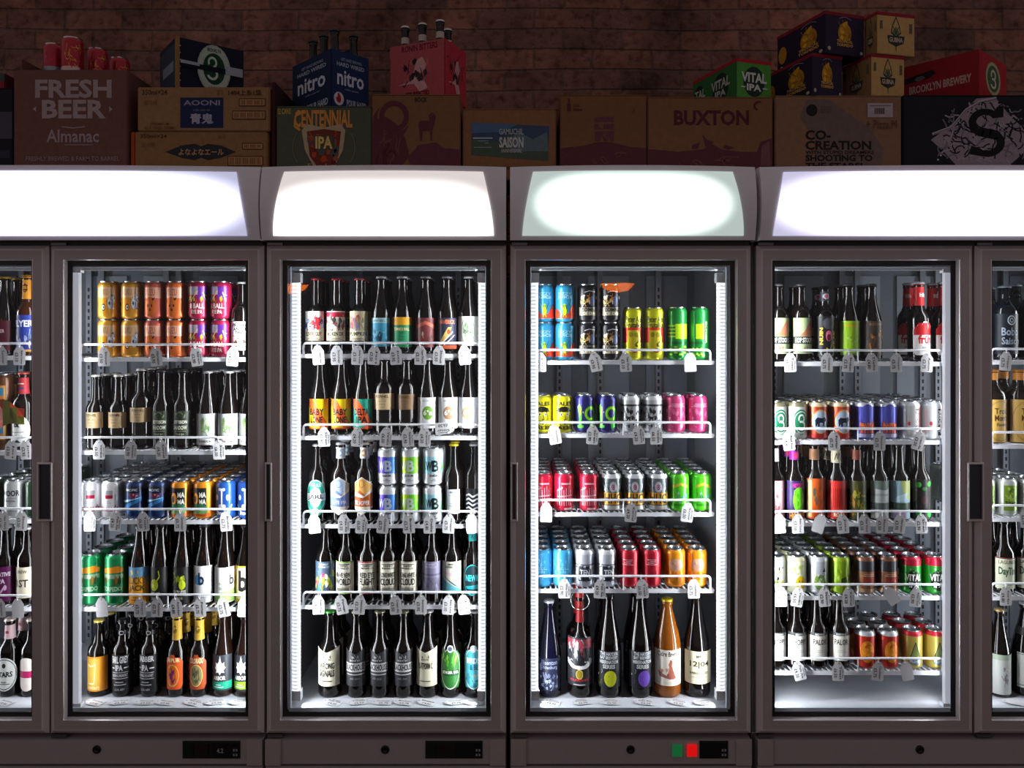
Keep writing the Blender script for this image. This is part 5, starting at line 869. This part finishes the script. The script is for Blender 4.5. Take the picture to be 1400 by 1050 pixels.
# brown beer crate
fb, fw, fh = flatbox(18.5, 174.5, 96, .12, .34, '6c4840', [
 T_('FRESH', -.62, .70, .72, .90, 'a08c8c', 2), T_('BEER', -.50, .48, .62, .68, 'a08c8c', 2), P_([(-.60, .55), (-.66, .58), (-.60, .61)], 'a08c8c'), P_([(.68, .55), (.74, .58), (.68, .61)], 'a08c8c'),
 T_('Almanac', -.42, .22, .50, .36, '98848a', 1), L_([(-.15, .39), (.05, .375), (.25, .39)], .012, '98848a'), R_(-.1, .19, .4, .198, '98848a'), T_('FRESHLY BREWED & FARM TO BARREL', -.78, .02, .86, .07, '8c787c', 1)],
 'reddish-brown fresh beer carton with pale blocky capitals, red cans on top', flaps=False)
f = B(); f.box(-fw / 2, -fw / 2 + .12, .3372, .3395, fh, fh + .055, M('6c4840', 'board')); f.box(-fw / 2 - .0005, -fw / 2 + .002, .04, .3, fh, fh + .05, M('6c4840', 'board')); f.box(-fw / 2 + .003, fw / 2 - .003, .003, .165, fh, fh + .002, M('6c4840', 'board')); f.box(-fw / 2 + .003, fw / 2 - .003, .168, .336, fh, fh + .002, M('6c4840', 'board')); f.obj('open_flap', fb)
c_top = can('a81c30', [A_(-.3, .1, 1, .9, ['c88c1c', 'd8b030', '8c1020', 'b85c1c'], 30, 3, .12, 'l'), R_(-1.1, .0, .9, .16, 'c8a8a8')], H=.124, R=.0335); c_top2 = can('a82038', [R_(-1.1, 0, 1.1, .32, '8c9098'), A_(-1, .4, 1, .9, ['c83850', '8c1828'], 10, 3, .12)], H=.118, R=.0318)
for i, (px, y, it, tall) in enumerate([(74, .24, c_top2, ''), (99.5, .20, c_top, 'tallest '), (133.5, .30, c_top, ''), (163.5, .39, c_top, '')]):
    place(it, X(px, y), y, Z(96, .12) + .0035, ('red can with grey base, leftmost atop fresh beer carton', 'tallest red and gold can atop fresh beer carton', 'red and gold can, third from left atop fresh beer carton', 'red and gold can, rightmost atop fresh beer carton')[i], 'red cans atop the fresh beer carton', .1 * i)
# between: dark object and orange strip
flatbox(178.5, 185, 180, .13, .1, 'a8481c', [], 'small orange carton edge beside lower kraft tray', flaps=False)
# two trays
bar = lambda u0, v0, u1, v1: ('g', [R_(u0, v0, u1, v1, '3c2820'), R_(u0 + .01, v0 + .02, u1 - .01, v1 - .02, 'a87a50'), *[R_(u0 + .03 + i * .018, v0 + .04, u0 + .038 + i * .018, v1 - .04, '3c2820') for i in range(int((u1 - u0 - .05) / .018))]])
zt = Z(180, .12)
flatbox(184.5, 366, 180, .12, .30, '86623f', [T_('350ml×24', -.92, .84, -.52, .94, '4c3020', 1), T_('要冷蔵', -.90, .62, -.70, .74, '7c5438', 0), P_([(-.54, .50), (-.3, .66), (-.1, .70), (.0, .64), (.1, .70), (.3, .66), (.52, .50), (.3, .36), (.1, .30), (0, .36), (-.1, .30), (-.3, .36)], '2c2c30'),
  T_('よなよなエール', -.34, .42, .34, .58, 'b08860', 1), T_('要冷', .25, .82, .36, .92, '7c5438', 0), bar(.62, .56, .93, .72), bar(.40, .16, .93, .40), T_('YONA YONA ALE', -.90, -.02, .34, .08, '4c3020', 1)],
  'lower kraft drinks tray with dark diamond emblem, under another tray', name='cardboard_tray', flaps=False, group='kraft trays stacked on the left cooler')
tr, tw, th = flatbox(188, 368.5, 119, .12, .30, '8e6a48', [T_('350ml×24', -.93, .82, -.55, .94, '4c3020', 1), T_('要冷蔵', -.90, .58, -.70, .70, '7c5438', 0), R_(-.35, .07, .30, .76, '20284c'), T_('AOONI', -.30, .58, .25, .70, '8c84a0', 1), T_('india pale ale', -.15, .44, .10, .50, '7c7890', 0), T_('青鬼', -.20, .16, .15, .40, 'a09cb0', 2),
  T_('要冷', .20, .82, .30, .94, '7c5438', 0), T_('1404上糸1級', .38, .80, .88, .94, '4c3020', 1), bar(.54, .56, .94, .74), bar(.44, .26, .94, .46), T_('PREMIUM', -.80, .14, -.52, .19, '7c5438', 1), T_('ALE BEER 350ML', -.90, .04, -.42, .11, '7c5438', 1)],
  'upper kraft drinks tray with navy label panel, topmost of two', name='cardboard_tray', zb=zt + .002, flaps=False, group='kraft trays stacked on the left cooler')
flatbox(371, 377, 112, .13, .2, '3c1c20', [], 'dark maroon carton edge between trays and green carton', flaps=False)
# corner-on cartons
def corner(pxL, pxC, pxR, pyC, Y0, th, zb, colR, colL, layR, layL, label, name='bottle_carton', cat='carton', pyB=None, top=None, lipc=None, group='cartons standing corner-on', handle=False, h=None):
    t = math.radians(th); xc = X(pxC, Y0); h = h or Z(pyC, Y0) - zb
    def solve(px, dx, dy):
        k = (px - 700) / FPX; return (k * (Y0 - CAMY) - xc) / (dx - k * dy)
    a = solve(pxR, math.cos(t), math.sin(t)); b_ = solve(pxL, -math.sin(t), math.cos(t))
    r = root(name, (xc, Y0, zb), label, cat, group, t)
    b = B(); mR, mL = M(colR, 'board'), M(colL, 'board'); mT = M(top or colR, 'board')
    if not handle:
        b.box(0, a, 0, b_, 0, h, mR)
        for f in b.bm.faces:
            n = f.normal; f.normal_update(); n = f.normal
            if n.x < -.9: f.material_index = b.mi(mL)
            if n.z > .9: f.material_index = b.mi(mT)
        b.obj('carton_body', r)
        if lipc:
            l = B(); l.box(-.0012, a + .0012, -.0012, b_ + .0012, h - .009, h + .0015, M(lipc, 'board')); l.obj('carton_lid', r)
    else:   # open basket with a carrying panel along the middle
        q = .0015; hs = h * .80
        b.box(0, a, 0, q, 0, h, mR); b.box(0, a, b_ - q, b_, 0, h * .8, mR); b.box(0, q, 0, b_, 0, h, mL)
        b.box(a - q, a, 0, b_, 0, h * .8, mL); b.box(0, a, 0, b_, 0, .003, mR)
        b.obj('basket', r); p = B(); p.box(a / 2 - q, a / 2 + q, .004, b_ - .004, .004, h * 1.08, mL); p.obj('carrying_panel', r)
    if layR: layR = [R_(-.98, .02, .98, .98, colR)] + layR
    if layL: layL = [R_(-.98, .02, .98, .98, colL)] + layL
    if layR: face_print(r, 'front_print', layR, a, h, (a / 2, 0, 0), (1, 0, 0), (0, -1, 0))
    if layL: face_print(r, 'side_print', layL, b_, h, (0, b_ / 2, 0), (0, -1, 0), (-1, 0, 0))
    return r, a, b_, h, t, (xc, Y0)
# tilted black carton on the trays
zt2 = Z(119, .12) + .0025
bl, a, b_, h, t, _ = corner(219, 241, 333, 50, .16, 38, zt2, '14182c', '1c2030', [*[E_(-.9 + .137 * ((i * 7) % 14), .06 + .065 * ((i * 5) % 14), .008, .010, 'c8ccd8', 6) for i in range(40)],
  E_(.08, .52, .50, .46, '9ca89c'), E_(.08, .52, .47, .43, '183c2c'), O_(.08, .52, .47, .43, .30, 'a8b4a8'), T_('BROOKLYN', -.12, .84, .28, .91, '183c2c', 2), T_('LAGER', -.08, .10, .24, .18, '183c2c', 2), O_(.03, .64, .14, .11, .4, 'b8c4b8', a0=-1.4, a1=3.7), O_(.03, .42, .17, .12, .4, 'b8c4b8', a0=-2.8, a1=2.2), R_(-.9, .46, .95, .56, '0c1020'), R_(.42, .46, .95, .62, '98a0ac'), R_(-.9, .52, -.35, .58, '98a0ac')],
  [R_(-.9, .1, .9, .9, '30384c'), R_(-.6, .4, .7, .6, '788090')], 'navy black speckled carton with green round emblem, tilted on trays', top='20243c')
e = B(); e.box(-.003, .010, -.003, .004, 0, h + .002, M('8c6c3c', 'board')); e.obj('kraft_edge', bl)
# green IPA carton
flatbox(378, 508, 146, .12, .27, '4c5040', [T_('12 CANS', -.97, .88, -.70, .97, 'b89c48', 1), T_('CENTENNIAL', -.62, .66, .60, .95, 'c88440', 2), L_([(-.45, .92), (-.6, .85), (-.62, .68), (-.5, .62)], .04, 'c88440'), P_([(-.47, .62), (-.35, .72), (0, .66), (.35, .72), (.45, .62), (.40, .3), (.2, -.0), (-.2, -.0), (-.40, .3)], 'a89478'), P_([(-.36, .6), (0, .64), (.36, .6), (.30, .2), (.15, .04), (-.15, .04), (-.30, .2)], '6c2c24'),
  A_(-.34, .05, .34, .6, ['a83c20', '8c4c30', '40504c', 'c06c30', '5c2020'], 26, 4, .10), E_(0, .42, .24, .13, '4c4438'), T_('IPA', -.18, .32, .18, .52, 'd0b068', 2), O_(0, .34, .66, .46, .02, '787058', a0=2.6, a1=3.7), O_(0, .34, .66, .46, .02, '787058', a0=-.56, a1=.54), T_('Founders', -.34, .0, .26, .08, 'a88c70', 1)],
  'olive green carton with ornate orange lettering, under navy bottle carrier')
zt3 = Z(146, .12) + .003
nit = lambda s: [T_('LEFT HAND BREWING', -.5, .84, .6, .89, 'a0a8b8', 0), T_('HARD WIRED', -.72, .74, .75, .81, 'a0a4b4', 1), T_('nitro', -.70, .42, .72, .68, 'c8ccd8', 1), T_('coffee porter', -.3, .34, .45, .38, 'a0a4b4', 0), T_('POUR HARD', -.20, .08, .85, .20, 'a8acb8', 2), R_(-.95, .0, .95, .03, '5c6c8c')]
nb, a, b_, h, t, (cx_, cy_) = corner(400, 453, 504, 66, .14, 44, zt3, '1c2c54', '182444', nit(1) + [E_(-.62, .18, .26, .115, 'c8c4c8'), P_([(-.72, .12), (-.78, .2), (-.70, .2), (-.68, .27), (-.62, .28), (-.58, .26), (-.52, .22), (-.50, .16), (-.56, .11)], 'a82028')], nit(0), 'navy bottle carrier with white lettering, on the olive green carton', name='bottle_carrier', handle=True)
pk = [P_([(-.7, .3), (-.2, .35), (.0, .7), (.2, .75), (.35, .6), (.2, .4), (.4, .2), (.1, .15), (-.1, .3)], 'c89494'), A_(-.5, .2, .5, .75, ['2c1c24', 'b05c5c', '3c2c34'], 16, 6, .11)]
nb2 = bottle('uk', .262, .0295, cap='20242c'); nb3 = bottle('uk', .258, .0300, cap='cfc8c0', neck=(.77, .85, 'b8a89c', []))
def bottles_in(cx_, cy_, t, spots, zb, it, lab, grp):
    for i, (u, v) in enumerate(spots):
        x = cx_ + u * math.cos(t) - v * math.sin(t); y = cy_ + u * math.sin(t) + v * math.cos(t)
        o = place(it, x, y, zb + .004, lab[i], grp, .3 * i)
print('DIM', a, b_)
L_c = ['capped neck nearest the corner', 'capped neck at the right side', 'capped neck, middle of the left face', 'capped neck at far left of carrier']
bottles_in(cx_, cy_, t, [(.035, .036), (.106, .036), (.035, .104), (.035, .172)], zt3, nb2, ['dark bottle in navy carrier, ' + q for q in ('nearest the front corner', 'by its right edge', 'middle one of left row', 'farthest left one')], 'dark bottles in the navy carrier')
# ram box, pink carrier
flatbox(508.5, 629.5, 130, .12, .27, '7a5439', [T_('BOCK', -.03, .90, .25, .97, '2c3820', 2), E_(-.58, .62, .40, .26, '5c2c34'), E_(-.5, .70, .38, .22, '7a5439'), O_(-.5, .70, .34, .22, .35, '5c2c34'), P_([(-.98, .62), (-.75, .72), (-.45, .6), (-.25, .4), (-.15, .15), (-.35, 0), (-.99, 0)], '5c2c34'), P_([(-.1, .0), (-.2, .12), (.05, .30), (.45, .34), (.6, .26), (.99, .24), (.99, 0)], '60303c'),
  P_([(.05, .6), (.1, .64), (.3, .64), (.34, .72), (.44, .70), (.40, .58), (.36, .5), (.36, .36), (.33, .36), (.31, .5), (.15, .5), (.13, .36), (.09, .36), (.07, .52)], '5c2c34'), O_(.36, .70, .07, .05, .3, '5c2c34'), A_(-.9, .02, -.3, .5, ['70403c', '4c2028'], 12, 4, .1, 'l')],
  'brown carton with maroon ram drawing, under the pink carrier')
zt4 = Z(130, .12) + .003
pb, a, b_, h, t, (cx_, cy_) = corner(533, 608, 637, 52, .15, 66, zt4, 'b83444', 'a84c50', [A_(-.8, .45, .8, .95, ['501820', '7c1c28'], 20, 9, .1, 'l'), *pk], [T_('RONIN BITTERS', -.55, .86, .75, .97, '6c1c24', 2), *pk, T_('RESURRECTED', -.4, .08, .45, .16, '501820', 2)], 'pink red bottle carrier with sketchy print, on the ram carton', name='bottle_carrier', handle=True)
bottles_in(cx_, cy_, t, [(.035, .036), (.035, .102), (.035, .168), (.112, .05)], zt4, nb3, ['dark pale-collared bottle in pink carrier, ' + q for q in ('nearest its front corner', 'middle of the three', 'farthest left of three', 'behind its right face')], 'dark bottles in the pink carrier')
print('DIM2', a, b_)
# saison, tower, buxton
flatbox(632.5, 760.5, 149.5, .13, .28, '845a3e', [P_([(-.82, .24), (-.80, .78), (.85, .72), (.82, .14)], '3c4c64'), P_([(-.82, .24), (-.81, .5), (-.3, .45), (0, .58), (.4, .48), (.83, .56), (.82, .14)], '485448'), P_([(-.1, .45), (.2, .62), (.5, .5), (.8, .62), (.83, .3), (.1, .3)], '5c6c70'), P_([(-.81, .78), (.2, .75), (-.2, .62), (-.81, .6)], '4c6484'), T_('GAMUCHIL', -.22, .58, .3, .68, 'a0a4a8', 1), T_('SAISON', -.22, .36, .30, .54, 'b8b8b8', 2), T_('ANNIVERSAIRE', -.18, .28, .26, .34, 'a8a8a8', 1), label_lines(-.76, .36, -.38, .50, 4, '8c9094'), R_(-.78, .51, -.36, .53, 'b0b0b0'), T_('BREWED LOCALLY', -.05, -.0, .5, .05, '4c3424', 1)],
  'plain brown carton bearing a blue landscape label, between ram and tower cartons')
flatbox(766, 884, 130.5, .12, .3, '7a5238', [P_([(-.99, 0), (-.99, .26), (-.4, .30), (-.2, .34), (.1, .35), (.35, .32), (.6, .28), (.99, .26), (.99, 0)], '5c3038'), P_([(-.2, .36), (-.2, .68), (-.18, .70), (.22, .70), (.24, .68), (.24, .36), (.16, .36), (.14, .44), (.1, .36), (0, .36), (-.02, .44), (-.08, .36)], '683840'), R_(-.2, .50, .24, .52, '7a5238'), R_(-.2, .60, .24, .62, '7a5238'), A_(-.18, .4, .22, .66, ['7a5238'], 8, 3, .05), R_(-.84, .78, -.76, .88, '54282c'), R_(-.82, .88, -.78, .96, '54282c'), T_('12 x', -.68, .84, -.56, .88, '54282c', 1), T_('500ml', -.70, .78, -.50, .82, '54282c', 1), P_([(.6, .74), (.68, .76), (.72, .84), (.70, .76)], '54282c'), A_(-.4, .05, .6, .2, ['6c4440'], 6, 5, .1, 'l')],
  'brown carton printed with a maroon stone tower on a hill')
flatbox(885.5, 1056.5, 133.5, .12, .3, '7e563c', [T_('BUXTON', -.58, .60, .62, .82, '54202c', 2), P_([(-.99, 0), (-.99, .26), (-.5, .22), (-.1, .26), (.0, .34), (.2, .25), (.5, .22), (.75, .22), (.80, .36), (.99, .42), (.99, 0)], '5c3038'), P_([(-.08, .3), (-.12, .46), (-.06, .40), (.05, .36), (.0, .3)], '5c3038'), P_([(-.3, .26), (-.28, .32), (-.16, .36), (-.2, .26)], '5c3038'), P_([(.2, .28), (.24, .32), (.38, .28), (.3, .25)], '5c3038'), O_(.78, .88, .09, .07, .35, '54202c', a0=1.2, a1=4.4), P_([(.80, .02), (.82, .3), (.94, .38), (.97, .02)], '74484c'), A_(-.7, .02, .6, .15, ['6c4440'], 8, 5, .1, 'l')],
  'wide brown carton with large maroon capitals above a moor print')
zt5 = Z(133.5, .12) + .003
vt = [E_(0, .44, .62, .40, '20302c'), T_('VITAL', -.72, .42, .74, .68, 'c8ccc4', 2), T_('IPA', -.42, .20, .42, .38, 'c8ccc4', 2), R_(-.75, .27, -.5, .30, 'c8ccc4'), R_(.5, .27, .75, .30, 'c8ccc4')]
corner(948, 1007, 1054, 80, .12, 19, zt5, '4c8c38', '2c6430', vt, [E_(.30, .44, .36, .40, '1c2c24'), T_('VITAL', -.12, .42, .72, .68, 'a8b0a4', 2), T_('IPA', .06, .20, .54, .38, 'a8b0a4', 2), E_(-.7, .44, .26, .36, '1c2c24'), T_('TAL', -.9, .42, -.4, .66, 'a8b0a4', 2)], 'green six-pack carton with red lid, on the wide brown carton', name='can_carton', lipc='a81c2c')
# co-creation
flatbox(1059.5, 1232.5, 131.5, .12, .3, '82604a', [P_([(-.5, .95), (-.15, .95), (.5, .55), (.72, .25), (.68, 0), (-.45, 0), (-.3, .3), (-.6, .7)], '6c5854'), E_(-.42, .80, .09, .085, '201c20'), T_('BEER BOX', -.28, .76, -.10, .86, '54443c', 0), T_('CO-', -.52, .38, -.12, .52, '201c20', 2), T_('CREATION', -.52, .24, .52, .37, '201c20', 2), T_('WITH STUPID DREAMERS', -.52, .18, .56, .23, '201c20', 1), T_('SHOOTING TO', -.52, .08, .54, .17, '201c20', 2), T_('THE STARS!', -.52, -.03, .38, .06, '201c20', 2),
  R_(.46, .70, .86, .90, 'a8989c'), *[R_(.57 + .018 * i, .745, .580 + .018 * i, .83, '3c3438') for i in range(9)], R_(.5, .86, .82, .868, '6c6064'), T_('+ Pizza.M', .44, .54, .92, .66, '5c3c30', 0)],
  'brown carton with heavy black capitals and a white barcode label')
zt6 = Z(131.5, .12) + .003
gold = lambda u: [E_(u, .52, .34, .26, 'a87820'), A_(u - .32, .34, u + .32, .88, ['c89020', 'e0a828', '8c5c14'], 16, 5, .11), R_(u - .42, .22, u + .42, .36, '44303c'), T_('TROPICAL', u - .4, .29, u + .4, .36, 'c8943c', 2), T_('TORPEDO', u - .42, .20, u + .42, .27, 'c8943c', 2), E_(-.8, .12, .08, .05, 'a89c8c'), E_(.85, .08, .07, .04, 'a89c8c'), O_(u, .5, .6, .42, .03, '8c8494', a0=1.0, a1=2.1)]
hopp = lambda c, cc: [P_([(-.28, .52), (-.20, .72), (0, .94), (.20, .72), (.28, .52), (0, .42)], cc), P_([(-.22, .54), (-.16, .70), (0, .88), (.16, .70), (.22, .54), (0, .46)], c), P_([(-.2, .54), (0, .70), (.2, .54), (0, .44)], '5c6c44'), L_([(-.16, .68), (.06, .48)], .025, cc), L_([(.16, .68), (-.06, .48)], .025, cc), P_([(-.46, .46), (.46, .46), (.40, .28), (0, .20), (-.40, .28)], cc), T_('GUBNA', -.36, .30, .36, .42, 'b8a488', 2), P_([(-.02, .22), (.02, .22), (.01, .08), (-.01, .08)], cc), R_(-.85, .6, -.72, .8, '5c5440'), R_(.72, .55, .86, .78, '5c5440')]
dk = [(1048, 1110, 1151, 73, .115, 0), (1063, 1128, 1181, 5, .115, 1)]; hh = Z(73, .115) - zt6
for (l, c, r_, py, y, up) in dk:
    corner(l, c, r_, py, y, 18, zt6 + up * (hh + .003), '2c2038', '221a2c', gold(0), gold(.35) + [E_(-.75, .45, .18, .22, 'a87820')], ('lower ' if not up else 'upper ') + 'dark purple carton with gold emblem, in the four-carton stack', name='can_carton', lipc='7c1828', h=hh, group='small cartons stacked on the black-lettered carton')
for (l, c, r_, py, y, up) in ((1152, 1191, 1236, 73, .12, 0), (1182, 1199, 1250, 6, .12, 1)):
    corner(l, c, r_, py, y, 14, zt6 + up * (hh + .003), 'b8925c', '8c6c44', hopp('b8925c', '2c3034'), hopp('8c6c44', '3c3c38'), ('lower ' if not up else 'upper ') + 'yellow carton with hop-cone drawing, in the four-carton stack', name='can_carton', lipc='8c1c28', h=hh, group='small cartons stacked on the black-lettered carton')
# black S box
flatbox(1234.5, 1425, 131, .12, .3, '1c1c24', [P_([(-.34, .44), (.1, .72), (.30, .97), (.42, .98), (.62, .66), (.98, .36), (.62, .1), (.45, -.0), (-.14, -.0), (-.2, .12), (-.55, .2)][:0] + [(-.60, .38), (-.30, .60), (.05, .96), (.32, .98), (.55, .70), (.92, .38), (.62, .1), (.5, .0), (-.22, .0), (-.40, .2)], '8c8088'),
  A_(-.50, .02, .85, .9, ['1c1c24', '9c9098', '1c1c24', '6c6470'], 120, 7, .09, 'l'), ('g', [O_(.18, .62, .24, .20, .45, '141418', a0=.6, a1=4.7), O_(.20, .34, .26, .20, .45, '141418', a0=-1.9, a1=1.6), L_([(.08, .50), (.36, .44)], .13, '141418'), P_([(.28, .68), (.44, .70), (.44, .86), (.34, .84)], '141418'), P_([(-.06, .18), (.18, .14), (.14, .24), (-.02, .3)], '141418')]), L_([(-.58, .46), (-.3, .56), (-.1, .80), (.1, .92), (.34, .97)], .035, 'a89ca4'), L_([(-.56, .46), (-.3, .555), (-.1, .79), (.1, .905), (.34, .955)], .008, '1c1c24'), E_(-.5, .10, .012, .012, 'c8c0c8'), E_(-.46, .16, .012, .012, 'c8c0c8')],
  'black carton with large ornate white and black letter S')
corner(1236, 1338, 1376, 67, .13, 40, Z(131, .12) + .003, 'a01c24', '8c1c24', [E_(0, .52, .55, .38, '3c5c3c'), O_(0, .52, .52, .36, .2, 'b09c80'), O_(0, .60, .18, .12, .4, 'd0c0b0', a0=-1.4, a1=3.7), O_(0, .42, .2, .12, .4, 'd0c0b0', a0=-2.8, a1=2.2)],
  [T_('BROOKLYN BREWERY', -.85, .34, .82, .52, 'b8988c', 2), P_([(-.98, .72), (-.2, .8), (-.1, .7), (-.3, .62), (-.98, .6)], '28181c'), P_([(-.8, .16), (-.1, .22), (-.2, .04), (-.8, .02)], '28181c'), E_(-.55, .66, .14, .05, '5c5c60')], 'long red carton with pale slanted capitals, on the black carton', cat='carton', top='5c3c24')
